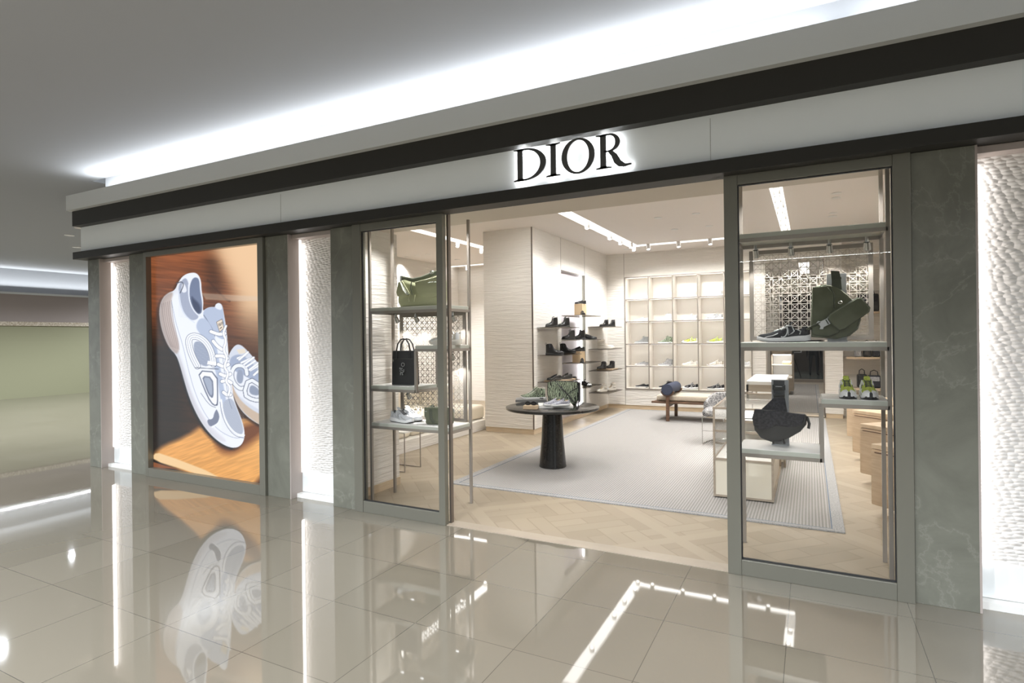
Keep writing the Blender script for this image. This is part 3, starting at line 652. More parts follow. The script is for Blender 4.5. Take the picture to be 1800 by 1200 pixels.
# rear room
struct('wall_rear_left', MB().box(-1.6, -1.5, YB + .45, 22, 0, ZC), M['plaster'])
struct('wall_rear_right', MB().box(.9, 1.0, YB + .5, 22, 0, ZC), M['plaster'])
struct('wall_rear', MB().box(-1.5, -.95, 22, 22.1, 0, ZC).box(.42, .9, 22, 22.1, 0, ZC).box(-.95, .42, 22, 22.1, 3.0, ZC), M['plaster'], 'rear wall around the dark opening in place of a mirror')
struct('wall_mirror_passage', MB().box(-1.0, -.95, 22.1, 28.5, 0, 3.1).box(.42, .47, 22.1, 28.5, 0, 3.1).box(-1, .47, 28.5, 28.6, 0, 3.1), M['dark_room'], 'dark walls of the made-up passage in place of a mirror')  # made-up passage, built where a mirror shows its reflection
struct('ceiling', MB().box(-1, .47, 22.1, 28.6, 3.0, 3.1), M['dark_room'], 'dark ceiling of the made-up passage in place of a mirror')
struct('floor', MB().box(-1, .47, 22.0, 28.6, -.1, 0), M['green_tile'], 'grey-green tiled floor of the made-up passage in place of a mirror')
struct('trim_mirror_opening', MB().box(-.98, -.93, 21.96, 22.02, 0, 3.0).box(.38, .43, 21.96, 22.02, 0, 3.0).box(-.93, .38, 21.96, 22.02, 0, .10), M['post'], 'metal frame of the opening in place of a mirror')
area('passage_fill', (-.3, 25.0, 2.98), (0, 0, -1), .5, 2.5, 40, NEUT)  # added fill lamp, lifts the made-up passage out of black

# ------------------------------------------------------------------ ceiling lamps
def channel(x0, x1, y0, y1, heads, lab, strip=True):
    t = thing('ceiling_light_channel', lab, 'ceiling light', ((x0 + x1) / 2, (y0 + y1) / 2, ZC), group='recessed ceiling light channels')
    w, d = x1 - x0, y1 - y0
    MB().box(-w / 2, w / 2, -d / 2, d / 2, -.004, 0).build('diffuser', M['led_strip'], t)
    for hx, hy in heads:
        hx -= (x0 + x1) / 2; hy -= (y0 + y1) / 2; s = MB().cyl((hx, hy, -.004), (hx + .01, hy - .03, -.11), .04, n=16).build('spot_head', M['lamp_body'], t, smooth=True)
        MB().cyl((hx + .010, hy - .03, -.1105), (hx + .0102, hy - .0305, -.113), .03, n=16).build('lens', M['led'], s)
channel(-3.34, -3.13, 6.2, 11.9, [(-3.2, 8.9), (-3.2, 10.1), (-3.2, 10.75), (-3.15, 11.3), (-3.2, 11.7)], 'long light channel running into the shop over the round table')
channel(-3.13, -.30, 11.68, 11.86, [(-2.9, 11.7), (-2.3, 11.7), (-1.7, 11.7), (-1.15, 11.7), (-.75, 11.7)], 'cross light channel in front of the shoe display grid')
channel(-.44, -.29, 6.2, 11.68, [(-.36, 8.0), (-.37, 8.5), (-.35, 8.9), (-.38, 9.3), (-.35, 9.8), (-.38, 10.4), (-.36, 10.9)], 'light channel seen through the top of the right window')
channel(-6.08, -5.88, 6.2, 12.5, [(-6.0, 9.4), (-6.0, 10.3), (-6.0, 11.0)], 'light channel over the cream sofa in the left room')
channel(-10.4, -4.6, 12.6, 12.74, [(-9.6, 12.65), (-8.7, 12.65), (-7.8, 12.65)], 'light channel along the back of the left room')
channel(-.25, .0, 15.0, 20.0, [(-.1, 16.5), (-.1, 18.0)], 'light channel of the rear room')
def dl(x, y, lab):
    t = thing('downlight', lab, 'ceiling light', (x, y, ZC), group='round recessed downlights of the shop')
    MB().lathe([(.045, -.006), (.062, -.006), (.062, 0), (.045, 0)], n=24).build('ring', M['lamp_body'], t, smooth=True)
    MB().cyl((0, 0, -.003), (0, 0, 0), .046, n=24).build('lens', M['led'], t)
DLAB = ['left one of the two lamps before the broad pillar', 'right one of the two lamps before the broad pillar', 'left one of the pair over the rear left room', 'right one of the pair over the rear left room',
 'leftmost of three seen above the pale green bag', 'middle one of three seen above the pale green bag', 'rightmost of three seen above the pale green bag', 'beside the small window frame, single lamp',
 'nearest of four seen through the large window', 'second of four seen through the large window', 'third of four seen through the large window', 'farthest of four seen through the large window',
 'front left one of six in the main ceiling', 'front right one of six in the main ceiling', 'middle left one of six in the main ceiling', 'middle right one of six in the main ceiling', 'rear left one of six in the main ceiling', 'rear right one of six in the main ceiling',
 'left one of two where the light channels meet', 'right one of two where the light channels meet', 'over the round table near the entrance', 'over the glass case near the entrance']
for (x, y), lb in zip(DOWN, DLAB): dl(x, y, 'round white downlight, ' + lb)
CLAB = ['largest, at the upper end of the fascia', 'just left of the fascia edge', 'small, left of the narrow charcoal trim', 'small, beside the leftmost marble pier', 'smallest, near the distant glowing cove']
for i, (px, py) in enumerate(((122, 413), (135, 434), (97, 483), (127, 492), (60, 497))):
    p = onZ(px, py, 3.9)
    t = thing('downlight', 'corridor ceiling downlight, ' + CLAB[i], 'ceiling light', p, group='downlights of the corridor ceiling')
    MB().lathe([(.06, -.012), (.09, -.012), (.09, 0), (.06, 0)], n=24).build('ring', M['lamp_body'], t); MB().cyl((0, 0, -.006), (0, 0, 0), .062, n=24).build('lens', M['led_cool'], t)

# ------------------------------------------------------------------ shop windows
def window(name, x0, x1, st0, st1, lab, door=False):
    t = thing(name, lab, 'window', ((x0 + x1) / 2, 4.25, 0)); t['kind'] = 'structure'
    c = (x0 + x1) / 2; f = MB()
    f.box(x0 - c, x0 - c + st0, -.025, .03, 0, 2.742); f.box(x1 - c - st1, x1 - c, -.025, .03, 0, 2.742)
    f.box(x0 - c + st0, x1 - c - st1, -.02, .03, 2.675, 2.742); f.box(x0 - c + st0, x1 - c - st1, -.02, .03, 0, .105)
    f.build('window_frame', M['bronze'], t, bevel=.002)
    MB().box(x0 - c + st0, x1 - c - st1, .006, .014, .105, 2.675).build('pane', M['glass'], t)
    g = MB(); a, b = x0 - c + st0, x1 - c - st1
    g.box(a, b, .0, .02, .105, .112).box(a, b, 0, .02, 2.668, 2.675).box(a, a + .006, 0, .02, .112, 2.668).box(b - .006, b, 0, .02, .112, 2.668)
    g.build('gasket', M['rubber'], t); return t
window('window_1', -3.90, -2.86, .10, .065, 'tall narrow shop window with bronze frame left of the entrance')
window('window_2', -.521, .552, .088, .092, 'tall shop window with bronze frame right of the entrance')
struct('trim_door_track', MB().box(-2.862, -2.846, 4.30, 4.34, 0, 2.82), M['bronze_dark'], 'vertical door track beside the small window')

# ------------------------------------------------------------------ lattice panels (woven cane pattern)
def lattice(parent, x0, x1, z0, z1, y, cell, name='lattice_panel'):
    mb = MB(); r = .002; w, h = x1 - x0, z1 - z0; nx = max(1, round(w / cell)); nz = max(1, round(h / cell)); cx, cz = w / nx, h / nz
    for i in range(nx + 1):
        for o in (-.16, .16):
            x = x0 + i * cx + o * cx
            if x0 <= x <= x1: mb.box(x - r, x + r, y - r, y + r, z0, z1)
    for j in range(nz + 1):
        for o in (-.16, .16):
            z = z0 + j * cz + o * cz
            if z0 <= z <= z1: mb.box(x0, x1, y - r, y + r, z - r, z + r)
    def seg(ax, az, bx, bz, yy):
        dx, dz = bx - ax, bz - az; l = math.hypot(dx, dz); nx_, nz_ = -dz / l * r, dx / l * r
        mb.prism([(ax + nx_, az + nz_), (bx + nx_, bz + nz_), (bx - nx_, bz - nz_), (ax - nx_, az - nz_)], 'y', yy - r, yy + r)
    for s_ in (1, -1):
        for k in range(-nz, nx + nz + 1):
            # diagonal x = k + s*z in cell units, clipped
            pts = []
            for zc in (0, nz):
                xx = k + s_ * zc
                pts.append((xx, zc))
            (ax, az), (bx, bz) = pts
            def clip(ax, az, bx, bz):
                t0, t1 = 0, 1; dx = bx - ax
                for lim, sg in ((0, 1), (nx, -1)):
                    fa, fb = sg * (ax - lim), sg * (bx - lim)
                    if fa < 0 and fb < 0: return None
                    if fa < 0: t0 = max(t0, fa / (fa - fb))
                    elif fb < 0: t1 = min(t1, fa / (fa - fb))
                return None if t1 - t0 < .02 else (ax + dx * t0, az + (bz - az) * t0, ax + dx * t1, az + (bz - az) * t1)
            c = clip(ax, az, bx, bz)
            if c: seg(x0 + c[0] * cx, z0 + c[1] * cz, x0 + c[2] * cx, z0 + c[3] * cz, y + .003)
    return mb.build(name, M['cane'], parent)
M['cane'] = mat('cream_woven_cane', (.58, .53, .47), .3, .1)

def bar(mb, x0, x1, y0, y1, z0, z1): mb.box(x0, x1, y0, y1, z0, z1)
def display(name, lab, x0, x1, y0, y1, shelves, posts_extra, lat, spots, front_post):
    t = thing(name, lab, 'display stand', ((x0 + x1) / 2, (y0 + y1) / 2, 0)); ox, oy = (x0 + x1) / 2, (y0 + y1) / 2; w = .026
    for i, (px, py) in enumerate(((x0, y0), (x0, y1), (x1, y1), (x1, y0))):
        MB().box(px - ox - w / 2, px - ox + w / 2, py - oy - w / 2, py - oy + w / 2, 0, ZS).build('post', M['post'], t, bevel=.002)
    for (sx0, sx1, z, th) in shelves:
        MB().box(sx0 - ox, sx1 - ox, y0 - oy - .012, y1 - oy + .012, z - .03, z).build('shelf_board', M['shelf_edge'], t, bevel=.001)
        MB().box(sx0 - ox + .006, sx1 - ox - .006, y0 - oy - .008, y1 - oy + .008, z, z + .003).build('shelf_surface', M['shelf_top'], t)
        b = MB(); b.box(sx0 - ox, sx1 - ox, y0 - oy - .013, y0 - oy + .013, z - .056, z - .03); b.box(sx0 - ox, sx1 - ox, y1 - oy - .013, y1 - oy + .013, z - .056, z - .03)
        b.box(sx0 - ox - .013, sx0 - ox + .013, y0 - oy, y1 - oy, z - .056, z - .03); b.box(sx1 - ox - .013, sx1 - ox + .013, y0 - oy, y1 - oy, z - .056, z - .03)
        b.build('shelf_rail', M['post'], t)
    for (px, z0, z1) in posts_extra:
        for py in (y0, y1): MB().box(px - ox - w / 2, px - ox + w / 2, py - oy - w / 2, py - oy + w / 2, z0, z1).build('upright', M['post'], t)
    for (lx0, lx1, lz0, lz1, cell) in lat:
        fr = MB(); e = .03
        fr.box(lx0 - ox - e, lx1 - ox + e, y1 - oy - .01, y1 - oy + .01, lz0 - e, lz0).box(lx0 - ox - e, lx1 - ox + e, y1 - oy - .01, y1 - oy + .01, lz1, lz1 + e)
        fr.box(lx0 - ox - e, lx0 - ox, y1 - oy - .01, y1 - oy + .01, lz0, lz1).box(lx1 - ox, lx1 - ox + e, y1 - oy - .01, y1 - oy + .01, lz0, lz1)
        f = fr.build('lattice_frame', M['post'], t); lattice(f, lx0 - ox, lx1 - ox, lz0, lz1, y1 - oy, cell)
    for (px, z) in spots:
        s = MB().cyl((px - ox, .02, z), (px - ox, .02, z - .035), .012, .012, 14).cyl((px - ox, .02, z - .035), (px - ox + .004, .05, z - .085), .02, .024, 14).build('spot_head', M['steel'], t, smooth=True)
        MB().cyl((px - ox + .004, .05, z - .0855), (px - ox + .0042, .0505, z - .089), .019, n=14).build('lens', M['led_cool'], s)
        spot('shelf_spot', (px + .004, oy + .06, z - .10), (.05, .1, -1), 10, 110, NEUT, .5, .012)
    return t
LX0, LX1, LY0, LY1 = -3.965, -3.01, 4.55, 4.91
display('window_display_rack', 'slim metal display rack with four shelves in the small left window', LX0, LX1, LY0, LY1,
        [(LX0, LX1, 1.955, 0), (-3.40, LX1, 1.575, 0), (LX0, -3.40, 1.175, 0), (LX0, LX1, .80, 0)], [(-3.40, 1.12, 1.52)],
        [(-3.84, -3.08, .84, 1.87, .062)], [(-3.80, 1.90), (-3.55, 1.90), (-3.10, 1.90), (-3.66, 1.12), (-3.12, 1.52)], True)
RX0, RX1, RY0, RY1 = -.478, .462, 4.52, 4.91
display('window_display_rack', 'slim metal display rack with stepped shelves in the large right window', RX0, RX1, RY0, RY1,
        [(RX0, RX1, 2.375, 0), (RX0, RX1, 1.585, 0), (.065, RX1, 1.195, 0), (RX0, .065, .815, 0)], [(.065, .76, 1.14)],
        [(-.39, .38, 1.63, 2.27, .062)], [(-.36, 2.32), (-.12, 2.32), (.13, 2.32), (.36, 2.32)], True)

# ------------------------------------------------------------------ rug
struct_rug = thing('area_rug', 'large grey ribbed rug with a mottled border under the round table', 'rug', (-1.70, 9.05, 0))
RW, RD = 3.88 / 2, 7.18 / 2
MB().box(-RW + .09, RW - .09, -RD + .06, RD - .06, .001, .011).build('rug_field', M['rug'], struct_rug)
e = MB(); e.box(-RW, RW, -RD, -RD + .06, .001, .012).box(-RW, RW, RD - .06, RD, .001, .012).box(-RW, -RW + .09, -RD + .06, RD - .06, .001, .012).box(RW - .09, RW, -RD + .06, RD - .06, .001, .012)
e.build('rug_border', M['rug_edge'], struct_rug)
l = MB(); a, b = RW - .09, RD - .06
l.box(-a, a, -b, -b + .008, .011, .0122).box(-a, a, b - .008, b, .011, .0122).box(-a, -a + .008, -b, b, .011, .0122).box(a - .008, a, -b, b, .011, .0122)
l.build('rug_piping', M['rug_line'], struct_rug)
r2 = thing('area_rug', 'smaller grey rug on the floor of the rear room', 'rug', (-.48, 17.2, 0))
MB().box(-.62, .62, -3.7, 3.7, .001, .011).build('rug_field', M['rug'], r2); MB().box(.62, .70, -3.7, 3.7, .001, .012).build('rug_border', M['rug_edge'], r2)
MB().box(.612, .62, -3.7, 3.7, .011, .0122).build('rug_piping', M['rug_line'], r2)

# ------------------------------------------------------------------ shoes
# every shoe: toe towards +x, heel at x = 0, standing on z = 0, about 0.30 long
PLAN = [(0, .012), (.02, .024), (.07, .033), (.2, .037), (.4, .036), (.55, .041), (.7, .047), (.82, .046), (.91, .038), (.97, .022), (1, .006)]
TOP = {
 'runner': [(0, .084), (.04, .112), (.10, .108), (.18, .090), (.27, .092), (.34, .126), (.42, .120), (.58, .092), (.74, .070), (.88, .058), (.96, .046), (1, .032)],
 'low': [(0, .070), (.05, .082), (.12, .074), (.22, .066), (.3, .070), (.37, .088), (.45, .082), (.6, .064), (.75, .052), (.88, .044), (.96, .036), (1, .026)],
 'high': [(0, .125), (.04, .142), (.13, .146), (.24, .150), (.33, .150), (.40, .128), (.48, .102), (.6, .077), (.75, .056), (.88, .047), (.96, .038), (1, .026)],
 'boot': [(0, .155), (.03, .172), (.13, .178), (.24, .178), (.34, .176), (.39, .150), (.45, .112), (.55, .084), (.7, .070), (.85, .066), (.95, .052), (1, .030)],
}
SOLE = {'runner': (.046, .032, .030, .004), 'low': (.026, .026, .024, 0), 'high': (.028, .026, .024, 0), 'boot': (.032, .018, .018, 0), 'derby': (.026, .012, .011, 0)}
def sole_h(kind, s):
    a, b, c, _ = SOLE[kind]; return lerp([(0, a), (.25, a * .97), (.5, b), (.8, c), (1, c)], s)
def spring(kind, s):
    k = .016 if kind == 'runner' else .006; return k * max(0, (s - .78) / .22) ** 2 + (.006 * max(0, (.06 - s) / .06) if kind == 'runner' else 0)
def usec(shape, sk, s, LEN):
    w = lerp(PLAN, s); z0 = sole_h(sk, s) + spring(sk, s) - .003; h = max(.006, lerp(TOP[shape], s) + spring(sk, s) - z0)
    end = .40; p = 1 if .03 < s < end - .04 else 0
    ank = max(0, min(1, (end + .10 - s) / .16))
    tall = h > .07
    A = [(1, 0), (1.05, .25), (1.0 if tall else 1.03, .55), (.90, .82), (.80, .97), (.66, 1.0), (.52, .93 if not p else .55), (0, .97 if not p else .40)]
    B = [(1, 0), (1.04, .22), (.98, .48), (.86, .70), (.68, .87), (.46, .96), (.24, 1.0), (0, 1.02)]
    pts = [((a[0] * ank + b[0] * (1 - ank)) * w, z0 + (a[1] * ank + b[1] * (1 - ank)) * h) for a, b in zip(A, B)]
    x = s * LEN
    return [(x, -y, z) for y, z in pts] + [(x, y, z) for y, z in reversed(pts[:-1])]
_cache = {}
def shoe_parts(shape, sk, cols, LEN=.30, extra=()):
    key = (shape, sk, cols, LEN, extra)
    if key in _cache: return _cache[key]
    st = [0, .015, .04, .08, .14, .20, .26, .32, .36, .40, .46, .53, .60, .68, .76, .84, .90, .95, .98, 1]
    secs = [usec(shape, sk, s, LEN) for s in st]; n = 15
    up, li, toe, heel = MB(), MB(), MB(), MB()
    for m_ in (up, li, toe, heel): m_.v = [p for q in secs for p in q]
    for a in range(len(st) - 1):
        mid = (st[a] + st[a + 1]) / 2
        for i in range(n - 1):
            f = (a * n + i, a * n + i + 1, (a + 1) * n + i + 1, (a + 1) * n + i)
            if i in (5, 6, 7, 8) and .03 < mid < .37: li.f.append(f)
            elif 'toe' in extra and mid > .80 and i not in (6, 7) : toe.f.append(f)
            elif 'heel' in extra and mid < .11: heel.f.append(f)
            else: up.f.append(f)
    up.f.append(tuple(range(n))); up.f.append(tuple(reversed(range((len(st) - 1) * n, len(st) * n))))
    out = []
    def put(name, mb, m): 
        if mb.f: out.append((name, mb.mesh(name, M[m], True)))
    put('upper', up, cols[0]); put('lining', li, cols[2]); put('toe_cap', toe, cols[4]); put('heel_counter', heel, cols[4])
    def sole(mb, z_lo, z_hi, grow):
        ss = []
        for s in (0, .01, .03, .08, .2, .35, .5, .65, .8, .9, .96, .99, 1):
            w = lerp(PLAN, s) + grow; h = sole_h(sk, s); zb = spring(sk, s) + h * z_lo; zt = spring(sk, s) + h * z_hi; x = s * LEN + (-grow if s < .02 else grow if s > .98 else 0)
            ss.append([(x, -w * .92, zb), (x, -w * 1.03, zb + (zt - zb) * .35), (x, -w * 1.0, zb + (zt - zb) * .8), (x, -w * .9, zt), (x, w * .9, zt), (x, w, zb + (zt - zb) * .8), (x, w * 1.03, zb + (zt - zb) * .35), (x, w * .92, zb)])
        return mb.loft(ss)
    g = .0085 if sk == 'runner' else .005
    put('midsole', sole(MB(), .14, 1.0, g), cols[1]); put('outsole', sole(MB(), 0, .15, g - .002), cols[3])
    def surf(s, i, off=.0):
        q = usec(shape, sk, s, LEN); i0 = int(i); f = i - i0; a = Vector(q[i0]); b = Vector(q[min(i0 + 1, 14)]); p = a.lerp(b, f)
        c = Vector((p.x, 0, sum(t[2] for t in q) / 15)); d = (p - c); 
        return p + d.normalized() * off if d.length > 0 else p
    if 'tongue' in extra or 'laces' in extra:
        tg = MB(); zt = lerp(TOP[shape], .34)
        tg.loft([[(LEN * s, -.020, z - .004), (LEN * s - .004, -.014, z + .004), (LEN * s - .005, .014, z + .004), (LEN * s, .020, z - .004), (LEN * s + .006, .014, z), (LEN * s + .006, -.014, z)] for s, z in ((.44, zt - .012), (.38, zt + .002), (.335, zt + .014), (.31, zt + .018))])
        put('tongue', tg, cols[0] if 'tongue2' not in extra else cols[2])
    if 'laces' in extra:
        lc = MB(); s1, s2 = (.40, .66) if shape != 'high' and shape != 'boot' else (.37, .66)
        for k in range(6):
            s = s1 + (s2 - s1) * k / 5
            for sg in (1, -1):
                pts = [surf(s + sg * .012 * (j - 2) / 2, 5.2 + j * .9, .003) for j in range(5)]; lc.tube(pts, .0028, 6)
        put('laces', lc, cols[5] if len(cols) > 5 else 'w')
    if 'eye' in extra:
        el = MB()
        for i_ in (5.0, 9.0):
            pts = [surf(.38 + .3 * k / 7, i_ - (1 if i_ < 7 else -1) * .0, .0016) for k in range(8)]; el.tube(pts, .004, 6)
        put('eyelet_band', el, cols[4])
    if 'logo' in extra or 'logob' in extra:
        lg, li2 = MB(), MB()
        for side in (0, 1):
            def q(s, z): i = z * 4.4 + .25; return surf(s, i if side == 0 else 14 - i, .0018)
            C_ = [(.50 + .085 * math.cos(R(a)), .47 + .42 * math.sin(R(a))) for a in range(60, 305, 20)]
            C2 = [(.50 + .045 * math.cos(R(a)), .47 + .22 * math.sin(R(a))) for a in range(70, 300, 25)]
            D_ = [(.40, .12), (.33, .22), (.285, .48), (.33, .80), (.42, .86), (.40, .5)]
            if side == 1 or True: lg.tube([q(*p) for p in C_], .0045, 6); li2.tube([q(*p) for p in C2], .0016, 5)
            lg.tube([q(*p) for p in D_], .0045, 6, closed=True)
            lg.tube([q(.60, .5), q(.70, .35), q(.80, .30), q(.86, .1)], .0035, 6); lg.tube([q(.22, .75), q(.16, .5), (q(.18, .2))], .004, 6)
        put('logo_overlay', lg, cols[4]); put('logo_outline', li2, cols[3])
    if 'bump' in extra:
        fr_, bk_ = [], []
        for k in range(-6, 7):
            a = k / 6; s = 1 - .075 * a * a; w = lerp(PLAN, s); y = a * (lerp(PLAN, .93) + .004); x = LEN * s + (g + .003) * (1 - .4 * abs(a)); zt = .012 + .040 * (1 - abs(a)) ** .8
            fr_.append([(x, y, .008), (x, y, zt), (x - .02, y * .9, zt + .004), (x - .02, y * .9, .008)])
        put('toe_bumper', MB().loft(fr_), 'rubber')
    if 'loop' in extra:
        lp = MB(); z = lerp(TOP[shape], .03); lp.tube([(.004, 0, z - .02), (-.008, 0, z), (-.004, 0, z + .018), (.012, 0, z + .016), (.016, 0, z - .004)], .003, 6); put('pull_loop', lp, cols[3])
    if 'quilt' in extra:
        qb = MB()
        for z in (.075, .110, .145):
            pts = []
            for k in range(20):
                a = 2 * math.pi * k / 20; pts.append((.062 * LEN / .3 + .060 * math.cos(a), .041 * math.sin(a), z + .008 * math.cos(a)))
            qb.tube(pts, .017, 8, closed=True)
        put('quilted_shaft', qb, cols[0])
    if 'elastic' in extra:
        eb = MB()
        for side in (0, 1):
            a = [surf(.19, (2.2 if side == 0 else 11.8), .001), surf(.27, (2.2 if side == 0 else 11.8), .001), surf(.29, (4.4 if side == 0 else 9.6), .001), surf(.17, (4.4 if side == 0 else 9.6), .001)]
            eb.add(a, [(0, 1, 2, 3)]); eb.add([Vector(p) * 1 + Vector((0, (-.002 if side == 0 else .002), 0)) for p in a], [(0, 1, 2, 3)])
        put('elastic_panel', eb, 'char')
    if 'sidecut' in extra:   # fine side stripe of the sole
        sb = MB()
        for y in (-1, 1): sb.box(LEN * .06, LEN * .22, y * .0455 - .001, y * .0455 + .001, .010, .020)
        put('sole_mark', sb, 'char')
    _cache[key] = out; return out
def shoe(name, label, cat, kind, loc, deg, group=None, scale=1.0, tilt=0):
    shape, sk, cols, LEN, extra = KIND[kind]
    t = thing(name, label, cat, loc, R(deg), group, scale)
    if tilt: t.rotation_euler = (0, R(tilt), R(deg))
    for pn, me in shoe_parts(shape, sk, cols, LEN, extra):
        o = bpy.data.objects.new(pn, me); COL.objects.link(o); o.parent = t; o.location = (-LEN / 2, 0, 0)
    return t
# kind: shape, sole type, (upper, midsole, lining, outsole, overlay, laces), length, features
RU = ('laces', 'tongue', 'logo', 'toe', 'heel')
KIND = {
 'r_white': ('runner', 'runner', ('w', 'w', 'mesh_grey', 'w', 'w', 'w'), .32, RU),
 'r_whitegrey': ('runner', 'runner', ('mesh_grey', 'w', 'mid_grey', 'mid_grey', 'w', 'w'), .32, RU),
 'r_grey': ('runner', 'runner', ('mesh_grey', 'w', 'mid_grey', 'mid_grey', 'silver', 'mesh_grey'), .32, RU),
 'r_whiteblack': ('runner', 'runner', ('w', 'w', 'char', 'mid_grey', 'mesh_grey', 'char'), .32, RU),
 'r_greyblack': ('runner', 'runner', ('mesh_grey', 'w', 'rubber', 'mid_grey', 'mid_grey', 'char'), .32, RU),
 'r_lime': ('runner', 'runner', ('lime', 'w', 'mid_grey', 'rubber', 'w', 'olive_dark'), .32, RU + ('bump',)),
 'r_limegrey': ('runner', 'runner', ('lime', 'w', 'char', 'mid_grey', 'silver', 'mid_grey'), .32, RU),
 'r_cream': ('runner', 'runner', ('ww', 'ww', 'taupe', 'ww', 'w', 'w'), .32, RU),
 'r_creamgrey': ('runner', 'runner', ('ww', 'w', 'mid_grey', 'w', 'taupe', 'w'), .32, RU),
 'r_black': ('runner', 'runner', ('char', 'w', 'rubber', 'rubber', 'silver', 'w'), .34, ('laces', 'tongue', 'logo', 'eye')),
 'r_bw': ('runner', 'runner', ('char', 'w', 'rubber', 'rubber', 'w', 'w'), .32, ('laces', 'tongue', 'logo', 'toe')),
 'r_window': ('runner', 'runner', ('mesh_grey', 'w', 'char', 'rubber', 'silver', 'char'), .31, ('laces', 'tongue', 'logo', 'heel')),
 'l_grey': ('low', 'low', ('obl_grey', 'w', 'mesh_grey', 'w', 'w', 'w'), .31, ('laces', 'tongue', 'toe', 'sidecut')),
 'l_white': ('low', 'low', ('w', 'w', 'mesh_grey', 'w', 'w', 'w'), .31, ('laces', 'tongue')),
 'l_black': ('low', 'low', ('char', 'w', 'rubber', 'ww', 'char', 'w'), .31, ('sidecut', 'loop')),
 'l_navy': ('low', 'low', ('obl_navy', 'w', 'sand', 'w', 'w', 'w'), .29, ('tongue',)),
 'h_white': ('high', 'high', ('w', 'w', 'mesh_grey', 'w', 'w', 'w'), .31, ('laces', 'tongue', 'toe')),
 'h_whitegrey': ('high', 'high', ('w', 'w', 'mesh_grey', 'mesh_grey', 'mesh_grey', 'mesh_grey'), .31, ('laces', 'tongue', 'toe', 'heel')),
 'h_sage': ('high', 'high', ('mid_grey', 'mesh_grey', 'char', 'char', 'mid_grey', 'mesh_grey'), .31, ('laces', 'tongue', 'toe', 'loop')),
 'h_green': ('high', 'high', ('obl_green', 'w', 'ww', 'w', 'obl_green', 'w'), .31, ('laces', 'tongue', 'loop', 'sidecut')),
 'h_grey': ('high', 'high', ('obl_grey', 'w', 'mesh_grey', 'w', 'obl_grey', 'char'), .31, ('laces', 'tongue', 'sidecut')),
 'h_black': ('high', 'high', ('char', 'w', 'rubber', 'ww', 'char', 'w'), .31, ('laces', 'tongue', 'sidecut')),
 'b_black': ('boot', 'boot', ('leather_black', 'rubber', 'rubber', 'rubber', 'leather_black', 'rubber'), .30, ('laces', 'tongue', 'loop')),
 'b_chelsea': ('boot', 'boot', ('leather_black', 'rubber', 'rubber', 'rubber', 'leather_black', 'rubber'), .28, ('elastic', 'loop')),
 'b_puffer': ('boot', 'runner', ('leather_soft', 'leather_black', 'rubber', 'rubber', 'leather_soft', 'rubber'), .29, ('quilt', 'toe')),
 'b_cream': ('boot', 'runner', ('ww', 'ww', 'sand', 'ww', 'w', 'sand'), .31, ('quilt', 'laces', 'toe')),
 'd_black': ('low', 'derby', ('leather_black', 'rubber', 'rubber', 'rubber', 'leather_black', 'rubber'), .29, ('laces', 'tongue')),
 'd_bw': ('low', 'derby', ('leather_black', 'rubber', 'rubber', 'rubber', 'w', 'w'), .28, ('toe', 'laces')),
}

# ------------------------------------------------------------------ cubby grid of the back wall
grid = thing('shoe_display_grid', 'wall grid of lit cream cubbies framed in pale bronze at the back', 'shelving', (gx[0], YB, gz[0]))
ox, oz = gx[0], gz[0]
gw, gh = gx[-1] - gx[0], gz[-1] - gz[0]
MB().box(0, gw, .40, .44, 0, gh).build('back_panel', M['cream'], grid)
for i in range(6): MB().box(gx[i] - ox - .009, gx[i] - ox + .009, -.006, .40, 0, gh).build('divider', M['cream'], grid)
for j in range(6): MB().box(0, gw, -.004, .40, gz[j] - oz - .009, gz[j] - oz + .009).build('shelf', M['cream'], grid)
fr = MB()
for i in range(6): fr.box(gx[i] - ox - .011, gx[i] - ox + .011, -.016, -.006, -.011, gh + .011)
for j in range(6): fr.box(-.011, gw + .011, -.014, -.006, gz[j] - oz - .011, gz[j] - oz + .011)
fr.build('face_frame', M['post'], grid)
for i in range(5):
    for j in range(5):
        MB().box(gx[i] - ox + .03, gx[i + 1] - ox - .02, .04, .055, gz[j + 1] - oz - .016, gz[j + 1] - oz - .009).build('led_bar', M['led_soft'], grid)
        area('cubby_light', ((gx[i] + gx[i + 1]) / 2, YB + .09, gz[j + 1] - .02), (0, .45, -1), .42, .03, .85, NEUT)
ROWS = ['top row', 'second row', 'middle row', 'fourth row', 'bottom row']
COLS = ['leftmost column', 'second column', 'third column', 'fourth column', 'fifth column']
GRID = [
 [('l_white', 'plain white low sneaker'), ('h_white', 'all-white high-top sneaker'), ('r_white', 'white running sneaker'), ('r_grey', 'silver-grey running sneaker')],
 [('l_white', 'white low sneaker with grey lining'), ('h_whitegrey', 'white high-top sneaker with grey toe'), ('r_whiteblack', 'white running sneaker with black collar'), ('r_greyblack', 'grey running sneaker with black collar')],
 [('h_sage', 'dark grey high-top sneaker with pull loop'), ('h_green', 'green patterned high-top sneaker on white sole'), ('r_lime', 'lime and white running sneaker'), ('r_limegrey', 'lime and silver running sneaker')],
 [('l_grey', 'grey patterned low sneaker'), ('h_grey', 'grey patterned high-top sneaker'), ('r_cream', 'cream running sneaker'), ('r_creamgrey', 'cream running sneaker with taupe overlay'), ('r_whitegrey', 'grey-white running sneaker')],
 [('l_black', 'black slip-on sneaker on white sole'), ('h_black', 'black high-top sneaker with white laces'), ('r_bw', 'black and white running sneaker'), ('r_black', 'black running sneaker half hidden by the lounge chair')],
]
